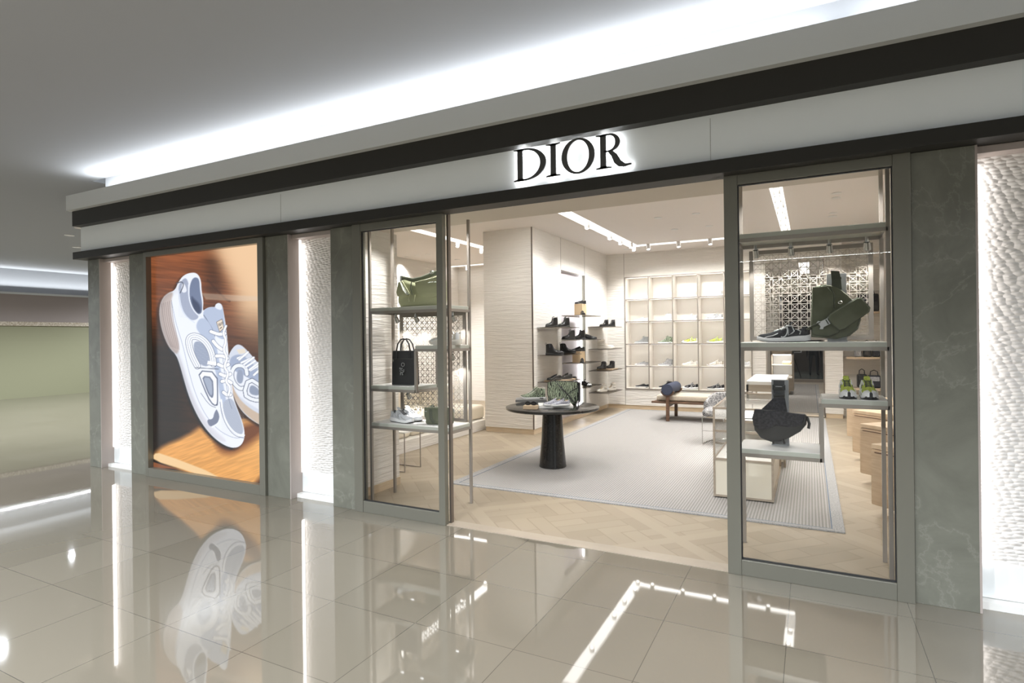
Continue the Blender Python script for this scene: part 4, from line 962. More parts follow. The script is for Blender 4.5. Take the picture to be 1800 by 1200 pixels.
for j, row in enumerate(GRID):
    for i, (k, lab) in enumerate(row):
        nm = {'l': 'low_sneaker', 'h': 'high_top_sneaker', 'r': 'running_sneaker'}[k[0]]
        shoe(nm, '%s in the grid, %s, %s' % (lab, ROWS[j], COLS[i]), 'sneaker', k, ((gx[i] + gx[i + 1]) / 2 + .05, YB + .20, gz[4 - j] + .010), 180, 'single sneakers in the lit cubby grid', 1.04)

# ------------------------------------------------------------------ glass shelves of the left wall
SH = {}
def wshelf(key, y0, y1, z, lab):
    t = thing('glass_shelf', lab, 'shelf', (-4.14, y0, z), group='smoked glass shelves of the left wall')
    MB().box(0, .45, 0, y1 - y0, -.012, 0).build('glass_plate', M['glass_shelf'], t)
    MB().box(-.002, .03, .02, y1 - y0 - .02, -.022, -.012).build('bracket', M['steel'], t); SH[key] = (y0, y1, z)
def zx(px, py, X=-4.14): return onX(px, py, X).z
wshelf('A', 8.95, 9.90, zx(946, 575), 'upper smoked glass shelf of the near stack, carrying glossy boots')
wshelf('D', 8.95, 9.90, zx(946, 624), 'middle smoked glass shelf of the near stack, carrying plain black boots')
wshelf('F', 8.95, 9.90, zx(946, 671), 'lowest smoked glass shelf of the near stack, above the round table')
wshelf('B', 10.06, 11.0, zx(987, 554), 'topmost smoked glass shelf in front of the wall niche')
wshelf('C', 10.06, 11.0, zx(987, 597), 'second smoked glass shelf in front of the wall niche')
wshelf('E', 10.06, 11.0, zx(987, 638), 'third smoked glass shelf in front of the wall niche')
wshelf('G', 10.06, 11.0, zx(987, 681), 'lowest smoked glass shelf in front of the wall niche')
wshelf('H', 11.5, 12.45, zx(1036, 574), 'topmost smoked glass shelf of the far stack, with chelsea boots')
wshelf('I', 11.5, 12.45, zx(1036, 613.5), 'second smoked glass shelf of the far stack, with a cream boot')
wshelf('J', 11.5, 12.45, zx(1036, 651), 'third smoked glass shelf of the far stack, with padded black boots')
wshelf('K', 11.5, 12.45, zx(1036, 689.5), 'lowest smoked glass shelf of the far stack, with white boots')
def onshelf(key, px, X=-3.9, dz=0):
    z = SH[key][2]; p = onX(px, 600, X); return (X, p.y, z + dz + .001)
GW = 'pairs on the glass wall shelves'
for nm, lab, cat, k, key, px, X, deg, sc, dz in (
 ('ankle_boot', 'glossy black ankle boot on the upper near glass shelf, left one of its pair', 'boot', 'b_black', 'A', 970, -3.97, -110, .95, 0),
 ('ankle_boot', 'glossy black ankle boot on the upper near glass shelf, right one of its pair', 'boot', 'b_black', 'A', 991, -3.88, -110, .95, 0),
 ('ankle_boot', 'plain black boot with toe to the right on the middle near shelf, front one', 'boot', 'b_chelsea', 'D', 975, -3.86, 20, 1.08, 0),
 ('ankle_boot', 'plain black boot behind its pair on the middle near glass shelf', 'boot', 'b_chelsea', 'D', 998, -3.94, 20, 1.05, 0),
 ('loafer', 'black derby shoe on the wooden board above the round table, left one', 'shoe', 'd_black', 'F', 973, -3.93, -120, 1.0, .022),
 ('loafer', 'black derby shoe on the wooden board above the round table, right one', 'shoe', 'd_black', 'F', 993, -3.86, -120, 1.0, .022),
 ('derby_shoe', 'black derby shoe on top of the card block, highest in the niche', 'shoe', 'd_black', 'B', 1021, -3.90, -135, .8, .222),
 ('derby_shoe', 'black derby shoe standing before the card block on the top niche shelf', 'shoe', 'd_black', 'B', 1025, -3.76, -60, .8, 0),
 ('ankle_boot', 'glossy black boot on the second niche shelf, left one of three', 'boot', 'b_black', 'C', 999, -3.97, -120, .98, 0),
 ('ankle_boot', 'glossy black boot on the second niche shelf, middle one of three', 'boot', 'b_black', 'C', 1018, -3.90, -115, .98, 0),
 ('derby_shoe', 'shiny black shoe on the second niche shelf, rightmost with toe to the right', 'shoe', 'd_black', 'C', 1034, -3.82, 10, 1.15, 0),
 ('derby_shoe', 'black derby shoe on the upper card block of the third niche shelf', 'shoe', 'd_black', 'E', 1016, -3.92, -125, 1.0, .215),
 ('derby_shoe', 'black derby shoe standing before the card block on the third niche shelf', 'shoe', 'd_black', 'E', 1023, -3.76, -70, .9, 0),
 ('derby_shoe', 'black and white shoe on the lowest niche shelf beside the patterned bag', 'shoe', 'd_bw', 'G', 1030, -3.85, -40, 1.1, 0),
 ('chelsea_boot', 'black chelsea boot on the topmost far shelf, left one of its pair', 'boot', 'b_chelsea', 'H', 1062, -3.94, -120, .85, 0),
 ('chelsea_boot', 'black chelsea boot on the topmost far shelf, right one of its pair', 'boot', 'b_chelsea', 'H', 1074, -3.86, -120, .85, 0),
 ('snow_boot', 'cream quilted boot with toe to the right on the second far shelf', 'boot', 'b_cream', 'I', 1065, -3.88, 10, 1.1, 0),
 ('snow_boot', 'padded black boot on the oak board of the third far shelf, left one', 'boot', 'b_puffer', 'J', 1057, -3.94, -110, .9, .022),
 ('snow_boot', 'padded black boot on the oak board of the third far shelf, right one', 'boot', 'b_puffer', 'J', 1072, -3.86, -110, .9, .022),
 ('snow_boot', 'white quilted boot on the lowest far shelf, left one of its pair', 'boot', 'b_cream', 'K', 1057, -3.94, -115, .9, 0),
 ('snow_boot', 'white quilted boot on the lowest far shelf, right one of its pair', 'boot', 'b_cream', 'K', 1073, -3.86, -115, .9, 0)):
    shoe(nm, lab, cat, k, onshelf(key, px, X, dz), deg, GW, sc)
def block(name, lab, cat, w, d, h, m, loc, rz=0):
    t = thing(name, lab, cat, loc, rz); b = MB().box(-w / 2, w / 2, -d / 2, d / 2, 0, h).build('body', M[m], t, bevel=.0015)
    MB().box(-w / 2 + .004, w / 2 - .004, -d / 2 + .004, d / 2 - .004, h, h + .001).build('top_face', M[m], t); return t
block('display_board', 'thin oak board under the black shoes above the round table', 'display block', .34, .62, .02, 'oak', onshelf('F', 984, -3.90), 0)
block('display_board', 'thin oak board under the padded black boots', 'display block', .34, .42, .02, 'oak', onshelf('J', 1067, -3.90), 0)
block('card_block', 'tall sand-coloured block on the topmost niche shelf', 'display block', .16, .24, .22, 'sand', onshelf('B', 1021, -3.92), 0)
block('card_block', 'tall sand-coloured block on the third niche shelf', 'display block', .16, .26, .21, 'sand', onshelf('E', 1017, -3.92), 0)
t = thing('coiled_belt', 'coiled black belt at the right end of the lowest near shelf', 'belt', onshelf('F', 1008, -3.84, 0))
MB().tube([(.045 * math.cos(a * .5) * (1 - a * .012), .045 * math.sin(a * .5) * (1 - a * .012), .018) for a in range(38)], .004, 6, flat=(.018, .003)).build('strap', M['leather_soft'], t)
MB().box(.035, .06, -.012, .012, .004, .032).build('buckle', M['steel'], t)

# ------------------------------------------------------------------ round table and what lies on it
TX, TY, TZ = -2.90, 6.70, .77
t = thing('pedestal_table', 'round black stone table on a tapering black pedestal', 'table', (TX, TY, .0125))
MB().lathe([(.0, TZ - .050), (.565, TZ - .050), (.585, TZ - .040), (.588, TZ - .025), (.585, TZ - .014), (.578, TZ - .011), (0, TZ - .011)], n=72).build('tabletop', M['black_stone'], t, smooth=True)
MB().lathe([(0, 0), (.165, 0), (.172, .008), (.168, .03), (.140, .36), (.120, TZ - .05), (0, TZ - .05)], n=48).build('pedestal', M['black_stone'], t, smooth=True)
def ont(px, py, dz=0): p = onZ(px, py, TZ + dz); return (p.x, p.y, TZ + dz + .0005)
def slab(name, lab, pxs, h, m, rz):
    loc = ont(*pxs); return loc
block('display_slab', 'dark grey slab under the patterned high-tops at the left of the round table', 'display block', .30, .42, .036, 'slab_grey', ont(934, 705), R(-66))
block('display_slab', 'white square slab under the small patterned sneakers on the round table', 'display block', .42, .34, .028, 'shelf_top', ont(976, 714), R(27))
block('display_box', 'small oak box under the sunglasses on the round table', 'display block', .17, .11, .040, 'oak_top', ont(933, 718), R(12))
g = 'pair of green patterned high-tops on the round table'
p = ont(938, 701, .038); shoe('high_top_sneaker', 'green patterned high-top sneaker on the dark slab, nearer of the pair', 'sneaker', 'h_green', (p[0], p[1], p[2]), 200, g, 1.0)
p = ont(934, 700, .038); shoe('high_top_sneaker', 'green patterned high-top sneaker on the dark slab, farther of the pair', 'sneaker', 'h_green', (p[0] - .01, p[1] + .035, p[2]), 200, g, 1.0)
p = ont(971, 712, .029); shoe('low_sneaker', 'navy and white patterned sneaker on the white slab, left one', 'sneaker', 'l_navy', p, -132, 'pair of small patterned sneakers', .85)
p = ont(985, 713, .029); shoe('low_sneaker', 'navy and white patterned sneaker on the white slab, right one', 'sneaker', 'l_navy', p, -132, 'pair of small patterned sneakers', .85)
t = thing('sunglasses', 'chunky black sunglasses folded on the small oak box', 'sunglasses', (*ont(933, 718)[:2], TZ + .0420), R(12))
for s_ in (-1, 1):
    f = MB().tube([(s_ * .036 + .031 * math.cos(a), 0, .022 + .020 * math.sin(a)) for a in [2 * math.pi * k / 16 for k in range(16)]], .006, 6, closed=True).build('rim', M['leather_black'], t, smooth=True)
    MB().cyl((s_ * .036, -.001, .022), (s_ * .036, .001, .022), .028, n=16).build('lens', M['rubber'], t)
    MB().tube([(s_ * .068, 0, .028), (s_ * .070, .06, .02), (s_ * .03, .075, .008)], .005, 6).build('temple_arm', M['leather_black'], t, smooth=True)
# patterned messenger bag
t = thing('messenger_bag', 'large green and black patterned saddle bag with black strap on the round table', 'bag', ont(991, 710), R(14))
ol = [(-.20, .0), (-.205, .10), (-.20, .23), (-.188, .285), (-.10, .30), (.05, .295), (.17, .295), (.195, .28), (.20, .16), (.19, .05), (.16, .0)]
MB().pillow(ol, 'y', -.05, .05, .018).build('body', M['obl_green'], t, smooth=True)
fl = [(-.198, .285), (-.20, .12), (-.17, .075), (-.08, .06), (.02, .085), (.10, .17), (.19, .22), (.195, .29), (.05, .302), (-.10, .305)]
MB().pillow(fl, 'y', -.066, -.052, .006, .94).build('flap', M['obl_green'], t, smooth=True)
MB().tube([(x, -.062, z) for x, z in fl], .006, 6, closed=True).build('flap_piping', M['leather_soft'], t, smooth=True)
MB().tube([(-.19, -.02, .29), (-.10, -.05, .31), (-.02, -.085, .22), (.08, -.092, .12), (.15, -.085, .03)], .01, 8, flat=(.004, .020)).build('strap', M['leather_soft'], t, smooth=True)
MB().tube([(-.19, 0, .285), (-.1, -.01, .33), (0, -.01, .325), (.12, -.01, .325), (.19, 0, .285)], .008, 8, flat=(.004, .018)).build('shoulder_strap', M['leather_soft'], t, smooth=True)
MB().prism([(.188, .0), (.215, .05), (.218, .27), (.198, .288), (.196, .05)], 'y', -.05, .05).build('gusset', M['leather_soft'], t)

# ------------------------------------------------------------------ bench, bolster, lounge chair
t = thing('bench', 'walnut bench with a beige cushion in front of the shoe grid', 'bench', (-2.60, 11.12, .0125))
MB().rbox(-.05, 1.75, .06, .72, .375, .485, .03).build('cushion', M['linen'], t, smooth=True)
MB().box(-.13, 1.85, -.01, .05, .335, .372).box(-.13, 1.85, .72, .78, .335, .372).box(-.10, -.05, .05, .72, .335, .372).box(1.75, 1.8, .05, .72, .335, .372).box(-.05, 1.75, .05, .72, .345, .370).build('seat_rail', M['walnut'], t, bevel=.004)
for x, y, h in ((.18, -.035, .46), (.18, .735, .46), (1.62, -.035, .335), (1.62, .735, .335)):
    MB().box(x - .03, x + .03, y, y + .05, 0, h).build('leg', M['walnut'], t, bevel=.004)
MB().box(.155, .205, .01, .74, .27, .33).box(1.6, 1.65, .01, .74, .27, .33).build('crossbar', M['walnut'], t)
for y in (-.03, .73):
    c = MB(); c.loft([[(.18 + r_ * math.sin(R(a)), yy, .60 - r_ * math.cos(R(a))) for r_, yy in ((.105, y), (.135, y), (.135, y + .045), (.105, y + .045))] for a in range(-75, 80, 10)]); c.build('bolster_cradle', M['walnut'], t, smooth=True)
t = thing('bolster', 'navy cylindrical bolster resting in the bench cradle', 'cushion', (-2.42, 11.06, .613))
MB().cyl((0, .0, 0), (0, .84, 0), .104, n=36).build('cover', M['navy'], t, smooth=True, bevel=.012)
MB().tube([(.1035 * math.cos(2 * math.pi * k / 32), .0, .1035 * math.sin(2 * math.pi * k / 32)) for k in range(32)], .003, 6, closed=True).build('piping', M['navy'], t)
t = thing('lounge_chair', 'grey boucle lounge chair on a thin steel cantilever frame', 'chair', (-1.12, 9.25, .0125), R(0))
MB().rbox(-.33, .33, -.30, .24, .415, .525, .05).build('seat', M['boucle'], t, smooth=True)
def cback(mb):
    secs = []
    for k in range(17):
        a = R(180 + 180 - k * 180 / 16); a = R(-8 + k * 196 / 16); x = .31 * math.cos(a); y = .02 + .25 * math.sin(a); hh = .74 - .13 * (abs(math.cos(a)) ** 6)
        nx_, ny_ = math.cos(a), math.sin(a); secs.append([(x, y, .46), (x + nx_ * .035, y + ny_ * .035, .47), (x + nx_ * .04, y + ny_ * .04, hh - .03), (x + nx_ * .02, y + ny_ * .02, hh), (x - nx_ * .01, y - ny_ * .01, hh - .01), (x - nx_ * .02, y - ny_ * .02, hh - .04), (x - nx_ * .02, y - ny_ * .02, .46)])
    return mb.loft(secs)
cback(MB()).build('backrest', M['boucle'], t, smooth=True)
fr = MB()
for s_ in (-1, 1): fr.tube([(s_ * .31, .22, .41), (s_ * .325, -.29, .405), (s_ * .325, -.29, .012), (s_ * .31, -.10, .008), (s_ * .22, .18, .008), (0, .26, .008)], .007, 8)
fr.build('frame', M['steel'], t, smooth=True); MB().tube([(-.325, -.29, .205), (0, -.29, .205), (.325, -.29, .205)], .004, 6).build('stretcher', M['steel'], t)
MB().box(-.27, .27, -.26, .2, .395, .418).build('seat_base', M['linen'], t)

# ------------------------------------------------------------------ display cases
def case(name, lab, x0, x1, y0, y1, zb, zt, zdeck, zmid, plinth=True):
    t = thing(name, lab, 'display case', ((x0 + x1) / 2, (y0 + y1) / 2, .0125)); w, d = (x1 - x0) / 2, (y1 - y0) / 2; zb -= .0125; zt -= .0125; e = .010
    fr = MB()
    for sx_ in (-1, 1):
        for sy_ in (-1, 1): fr.cbox(sx_ * (w - e), sy_ * (d - e), zb, 2 * e, 2 * e, zt - zb)
    for z in (zb, zt - 2 * e, zdeck - 2 * e):
        for sy_ in (-1, 1): fr.cbox(0, sy_ * (d - e), z, 2 * w - 4 * e, 2 * e, 2 * e)
        for sx_ in (-1, 1): fr.cbox(sx_ * (w - e), 0, z, 2 * e, 2 * d - 4 * e, 2 * e)
    for sy_ in (-1, 1): fr.cbox(0, sy_ * (d - e), zmid - .02, 2 * w - 4 * e, 2 * e, .02)
    fr.build('frame', M['paleoak'] if 1 else None, t)
    MB().box(-w + 2 * e, w - 2 * e, -d + .006, d - .006, zb + 2 * e, zdeck - 2 * e).build('lower_cabinet', M['cream_lac'], t)
    MB().box(-w + 2 * e, w - 2 * e, -d + .012, d - .012, zdeck - 2 * e, zdeck - .004).build('deck', M['white'], t)
    MB().box(-w + 2 * e, w - 2 * e, -d * .1, d - 2 * e, zmid - .02, zmid).build('middle_shelf', M['white'], t)
    MB().box(-w + 2 * e, w - 2 * e, -d * .1 - .012, -d * .1, zmid - .02, zmid + .01).build('shelf_nosing', M['paleoak'], t)
    for sy_ in (-1,): MB().cbox(0, sy_ * (d - e), zdeck, 2 * w - 4 * e, .006, zt - zdeck - 2 * e).build('glass_front', M['glass'], t)
    for sx_ in (-1, 1): MB().cbox(sx_ * (w - e), 0, zdeck, .006, 2 * d - 4 * e, zt - zdeck - 2 * e).build('glass_side', M['glass'], t)
    MB().cbox(0, 0, zt - .010, 2 * w - 4 * e, 2 * d - 4 * e, .006).build('glass_top', M['glass'], t)
    MB().box(-w + 2 * e, w - 2 * e, d - .02, d - .008, zdeck, zt - 2 * e).build('back_panel', M['white'], t)
    if plinth: MB().box(-w + .12, w - .12, -d + .05, d - .08, 0, zb).build('plinth', M['paleoak'], t)
    return t
p0_, p1_ = onY(1252.5, 715, 6.1), onY(1358.6, 716, 6.1)
CX0, CX1, CZT = p0_.x, p1_.x, p0_.z; CZB = onY(1252.5, 871, 6.1).z; CZD = onY(1252.5, 806, 6.1).z; CZM = onY(1252.5, 757, 6.1).z
case('display_case', 'glass-topped display case with cream base behind the right window', CX0, CX1, 6.1, 7.72, CZB, CZT, CZD, CZM)
t = thing('display_counter', 'white-topped open display counter behind the glass case', 'display case', (-.50, 8.5, .0125))
MB().box(-.22, .22, -.70, .70, 1.005, 1.045).build('top', M['white'], t); fr = MB()
for sx_ in (-.22, .195):
    for sy_ in (-.70, .675): fr.box(sx_, sx_ + .025, sy_, sy_ + .025, 0, 1.005)
fr.box(-.22, .22, -.70, -.675, .92, 1.005).box(-.22, .22, -.70, -.675, .33, .355).build('frame', M['paleoak'], t)
MB().box(-.195, .195, -.675, .70, .06, .33).build('lower_cabinet', M['cream_lac'], t); MB().box(-.195, .195, .66, .70, .355, 1.0).build('back_panel', M['white'], t)
MB().box(-.195, .195, -.65, .66, .60, .62).build('middle_shelf', M['white'], t)
MB().box(-.18, .18, -.64, -.62, .985, 1.0).build('led_bar', M['led'], t); area('counter_light', (-.50, 7.95, .98), (0, .3, -1), .5, .05, 8, NEUT)
area('case_light', ((CX0 + CX1) / 2, 7.55, CZT - .05), (0, -.5, -1), .45, .04, 7, NEUT)
# small goods in the case
def incase(px, z, Y): p = onY(px, 700, Y); return (p.x, Y, z)
for lab, m, X, Y, z, w, d, h, rz in (
    ('black wallet lying on the middle shelf of the glass case', 'leather_soft', -.60, 7.06, CZM, .15, .10, .020, 8),
    ('small sand box of bracelets on the middle shelf of the glass case', 'sand', -.52, 7.40, CZM, .17, .11, .06, 4),
    ('dark grey wallet at the front right of the case deck', 'leather_soft', -.53, 6.40, CZD, .14, .10, .012, -6),
    ('flat black card holder at the front left of the case deck', 'leather_soft', -.72, 6.45, CZD, .15, .11, .010, 12),
    ('brown and grey card case near the left glass of the display case', 'taupe', -.80, 6.95, CZD, .12, .09, .014, 20),
    ('small black pouch at the back of the case deck', 'leather_black', -.58, 7.0, CZD, .12, .09, .03, -15)):
    nm = 'gift_box' if 'box' in lab else 'pouch' if 'pouch' in lab else 'wallet'
    t = thing(nm, lab, nm.replace('_', ' '), (X, Y, z + .001), R(rz))
    MB().rbox(-w / 2, w / 2, -d / 2, d / 2, 0, h, min(.006, h / 2.2)).build('body', M[m], t, smooth=True)
    if nm == 'wallet': MB().box(-w / 2 + .004, w / 2 - .004, -d / 2 - .0008, -d / 2 + .002, h * .45, h * .55).build('zip', M['steel'], t)
    if nm == 'gift_box':
        for k in range(3): MB().tube([(-.045 + k * .045 + .018 * math.cos(a), .018 * math.sin(a), h + .012) for a in [2 * math.pi * q / 14 for q in range(14)]], .004, 6, closed=True).build('bracelet', M['w' if k % 2 else 'leather_black'], t, smooth=True)
    if nm == 'pouch': MB().box(-.02, .02, -d / 2 - .001, -d / 2 + .002, h * .4, h * .6).build('clasp', M['steel'], t)
# far cabinet in the rear room
t = thing('tall_display_cabinet', 'pale oak display cabinet with two lit shelves in the rear room', 'cabinet', (-.62, 17.2, .0125))
a, b = onY(1354, 617, 17.2), onY(1394, 617, 17.2); w = (b.x - a.x) / 2; zt = a.z; z1 = onY(1354, 663, 17.2).z; z2 = onY(1354, 642, 17.2).z; t.location.x = (a.x + b.x) / 2
fr = MB(); fr.box(-w, w, 0, .9, .10, z1 - .03).box(-w, -w + .03, 0, .9, z1 - .03, zt).box(w - .03, w, 0, .9, z1 - .03, zt).box(-w, w, 0, .9, zt - .10, zt)
fr.build('carcass', M['paleoak'], t); MB().box(-w + .03, w - .03, .02, .86, z1 - .03, z1 - .01).build('deck', M['white'], t); MB().box(-w + .03, w - .03, .02, .86, z2 - .01, z2).build('shelf', M['white'], t)
MB().box(-w + .03, w - .03, .86, .9, z1, zt - .1).build('back_panel', M['white'], t); MB().box(-w + .06, w - .06, .015, .03, zt - .12, zt - .10).build('led_bar', M['led'], t)
MB().box(-w + .1, w - .1, .1, .8, 0, .10).build('plinth', M['oak'], t)
area('cabinet_light', (t.location.x, 17.3, zt - .12), (0, .4, -1), .4, .05, 6, NEUT); area('cabinet_light', (t.location.x, 17.3, z2 - .02), (0, .4, -1), .4, .05, 3, NEUT)
tx = t.location.x
u = thing('folded_item', 'sand-coloured folded pouch on the upper shelf of the rear cabinet', 'pouch', (tx + .12, 17.45, z2 + .012)); MB().rbox(-.11, .11, -.06, .06, 0, .10, .03).build('body', M['sand'], u, smooth=True); MB().box(-.11, .11, -.061, -.055, .04, .05).build('band', M['olive_dark'], u)
u = thing('catalogue', 'fanned flat boxes on the lower shelf of the rear cabinet', 'boxes', (tx, 17.4, z1 + .002))
MB().box(-.22, .12, -.06, .06, 0, .03).build('box', M['ww'], u).rotation_euler = (0, 0, R(12)); MB().box(-.05, .25, -.05, .05, .032, .06).build('box', M['taupe'], u).rotation_euler = (0, 0, R(-8))

# ------------------------------------------------------------------ oak drawer units in a sawtooth along the right wall
UL = ['nearest of the oak drawer units, right behind the window post', 'second oak drawer unit from the window, with a slot handle', 'third oak drawer unit from the window', 'farthest oak drawer unit, beside the rear wall']
for k, y in enumerate((6.13, 7.45, 8.75, 10.05)):
    t = thing('drawer_unit', UL[k], 'cabinet', (.48, y, .10), 0, 'floating oak drawer units along the right wall'); s_ = .64
    base = [(0, 0), (s_, -s_), (s_, s_)]
    MB().prism([(.006, 0), (s_, -s_ + .006), (s_, s_ - .006)], 'z', 0, .50).build('carcass', M['oak'], t)
    MB().box(.63, .769, -.3, .3, .05, .45).build('wall_bracket', M['oak'], t)
    MB().prism(base, 'z', .505, .545).build('top', M['oak_top'], t, bevel=.002)
    dv = Vector((s_, -s_, 0)).normalized(); nv = Vector((-dv.y * -1, dv.x * -1, 0)); nv = Vector((-1, -1, 0)).normalized()
    def q(u_, o_): p = dv * u_ + nv * o_; return (p.x, p.y)
    f = MB().prism([q(.015, 0), q(.90, 0), q(.90, .018), q(.015, .018)], 'z', .01, .485).build('drawer_front', M['oak'], t)
    MB().prism([q(.05, .018), q(.88, .018), q(.88, .020), q(.05, .020)], 'z', .472, .4835).build('handle_slot', M['walnut'], f)
    area('toe_light', (.95, y - .1, .085), (0, 0, -1), .5, .5, 2.2, NEUT)

# ------------------------------------------------------------------ sofa of the left room
t = thing('banquette', 'cream leather banquette on a pale textured base in the left room', 'sofa', (-5.20, 5.9, 0))
MB().box(-1.3, 0, 0, 3.3, 0, .17).build('base', M['plaster_light'], t)
for k in range(3):
    MB().rbox(-1.1, -.12, .02 + k * 1.1, 1.09 + k * 1.1, .17, .42, .06).build('seat_cushion', M['leather_cream'], t, smooth=True)
    MB().rbox(-1.25, -.75, .02 + k * 1.1, 1.09 + k * 1.1, .42, .78, .07).build('back_cushion', M['leather_cream'], t, smooth=True)
t = thing('side_table', 'thin metal side table in front of the cream banquette', 'table', (-4.62, 5.85, 0))
fr = MB()
for y in (-.16, .16): fr.tube([(-.18, y, .008), (.18, y, .008), (.18, y, .48), (-.18, y, .48), (-.18, y, .008)], .008, 6)
fr.build('frame', M['post'], t); MB().box(-.19, .19, -.17, .17, .48, .495).build('top', M['white'], t)
# small shelf with goods on the left room's back wall
for (px, py, w, lab) in ((770, 570, 1.2, 'upper'), (757, 645, 1.1, 'lower')):
    p = onY(px, py, 12.99); t = thing('wall_shelf', 'thin %s wall shelf at the back of the left room' % lab, 'shelf', (p.x, 12.98, p.z)); MB().box(-w / 2, w / 2, -.35, 0, -.02, 0).build('board', M['post'], t); MB().box(-w / 2, w / 2, -.02, 0, -.06, -.02).build('bracket', M['post'], t)
    for k in range(3):
        shoe('low_sneaker', '%s sneaker on the %s shelf of the left room, seen through the lattice' % (('tan', 'cream', 'grey')[k], lab), 'sneaker', ('r_cream', 'l_white', 'r_greyblack')[k], (p.x - .38 + k * .38, 12.80, p.z + .002), 170, None, 1.0)

# ------------------------------------------------------------------ goods in the left window
def atY(px, py, Y): return onY(px, py, Y)
z1, z2, z3, z4 = 1.959, 1.579, 1.179, .804
# pale green shoulder bag on the top shelf
p = atY(744, 540, 4.73); t = thing('shoulder_bag', 'pale sage green slouchy shoulder bag on the top shelf of the left rack', 'bag', (p.x, 4.73, z1), R(8))
ol = [(-.235, .0), (-.262, .05), (-.262, .16), (-.235, .26), (-.19, .285), (-.08, .265), (.05, .27), (.16, .30), (.225, .315), (.25, .24), (.255, .08), (.235, .0)]
MB().pillow(ol, 'y', -.06, .06, .03).build('body', M['sage'], t, smooth=True)
fl = [(-.25, .15), (-.225, .25), (-.18, .262), (-.14, .20), (-.10, .135), (-.13, .105), (-.19, .095), (-.235, .11)]
MB().pillow(fl, 'y', -.098, -.084, .008, .9).build('side_flap', M['sage'], t, smooth=True)
MB().pillow([(-.04, .245), (.22, .29), (.245, .12), (.16, .085), (.06, .09), (-.02, .14)], 'y', -.100, -.086, .008, .93).build('front_flap', M['sage'], t, smooth=True)
MB().tube([(-.19, -.09, .245), (-.15, -.106, .17), (-.105, -.108, .12)], .01, 8, flat=(.005, .024)).tube([(-.07, -.108, .245), (-.08, -.11, .18), (-.06, -.11, .12)], .01, 8, flat=(.005, .014)).build('flap_strap', M['sage_dark'], t, smooth=True)
MB().tube([(-.225, -.03, .30), (-.17, -.05, .285), (-.08, -.06, .265), (.02, -.06, .28), (.12, -.05, .315), (.20, -.04, .34)], .012, 10, flat=(.022, .006)).build('shoulder_strap', M['sage_dark'], t, smooth=True)
MB().cyl((-.232, -.03, .265), (-.232, -.03, .32), .011, n=12).tube([(.13 + .02 * math.cos(a), -.06, .335 + .014 * math.sin(a)) for a in [2 * math.pi * k / 14 for k in range(14)]], .005, 6, closed=True).build('buckle', M['steel'], t, smooth=True)
MB().tube([(-.085, -.11, .13), (-.10, -.115, .09), (-.095, -.115, .055)], .007, 6, flat=(.004, .010)).tube([(-.03, -.11, .12), (-.035, -.115, .08), (-.04, -.115, .05)], .007, 6, flat=(.004, .010)).build('strap_end', M['sage'], t, smooth=True)
# black tote
p = atY(713, 672, 4.72); t = thing('tote_bag', 'tall black tote bag with two arched handles in the left window', 'bag', (p.x, 4.72, z3), R(6))
w, h = .135, .345
MB().loft([[(-w * a, -.045 * b, z), (w * a, -.045 * b, z), (w * a, .045 * b, z), (-w * a, .045 * b, z)] for a, b, z in ((1.0, 1, 0), (1.0, 1, .01), (.97, .9, h * .6), (.95, .75, h))]).build('body', M['leather_soft'], t, bevel=.004)
for y in (-.038, .038):
    MB().tube([(-.082, y, h - .09), (-.080, y, h), (-.066, y * .9, h + .065), (-.035, y * .8, h + .11), (0, y * .75, h + .122), (.035, y * .8, h + .11), (.066, y * .9, h + .065), (.080, y, h), (.082, y, h - .09)], .0075, 8).build('handle', M['leather_soft'], t, smooth=True)
MB().box(-.118, .110, -.0445, -.0425, h * .76, h * .765).build('zip', M['steel'], t); MB().rbox(-.120, -.108, -.050, -.044, h * .68, h * .74, .002).build('zip_pull', M['steel'], t)
MB().box(-.12, .12, -.0462, -.0452, .02, .024).build('seam', M['rubber'], t)
c = thing('bag_charm', 'small grey beaded charm hanging on the front of the black tote', 'bag charm', (p.x - .002, 4.665, z3 + .10), R(6))
MB().tube([(.018 * math.cos(a) + .012, 0, .105 + .018 * math.sin(a)) for a in [2 * math.pi * k / 14 for k in range(14)]], .003, 6, closed=True).build('ring', M['silver'], c, smooth=True)
b = MB(); random.seed(3)
for k in range(26):
    x_, z_ = random.uniform(-.032, .03), random.uniform(.0, .075)
    if abs(x_) < .034 - abs(z_ - .035) * .35: b.lathe([(0, -.007), (.006, -.004), (.007, 0), (.006, .004), (0, .007)], (x_, random.uniform(-.008, -.002), z_), 8)
b.build('beads', M['mid_grey'], c, smooth=True)
# shoes of the left window
p = atY(785, 606, 4.72); shoe('running_sneaker', 'cream running sneaker on the short middle shelf, partly behind the frame', 'sneaker', 'r_cream', (p.x, 4.70, z2), 176, None, 1.12)
for px, Y, dg, lb in ((707, 4.66, -12, 'left one, in front'), (722, 4.79, -12, 'right one, behind')):
    p = atY(px, 742, Y); shoe('running_sneaker', 'grey running sneaker with charcoal laces on the lower left-window shelf, ' + lb, 'sneaker', 'r_window', (p.x, Y, z4), dg, 'pair of grey sneakers in the left window', 1.0)
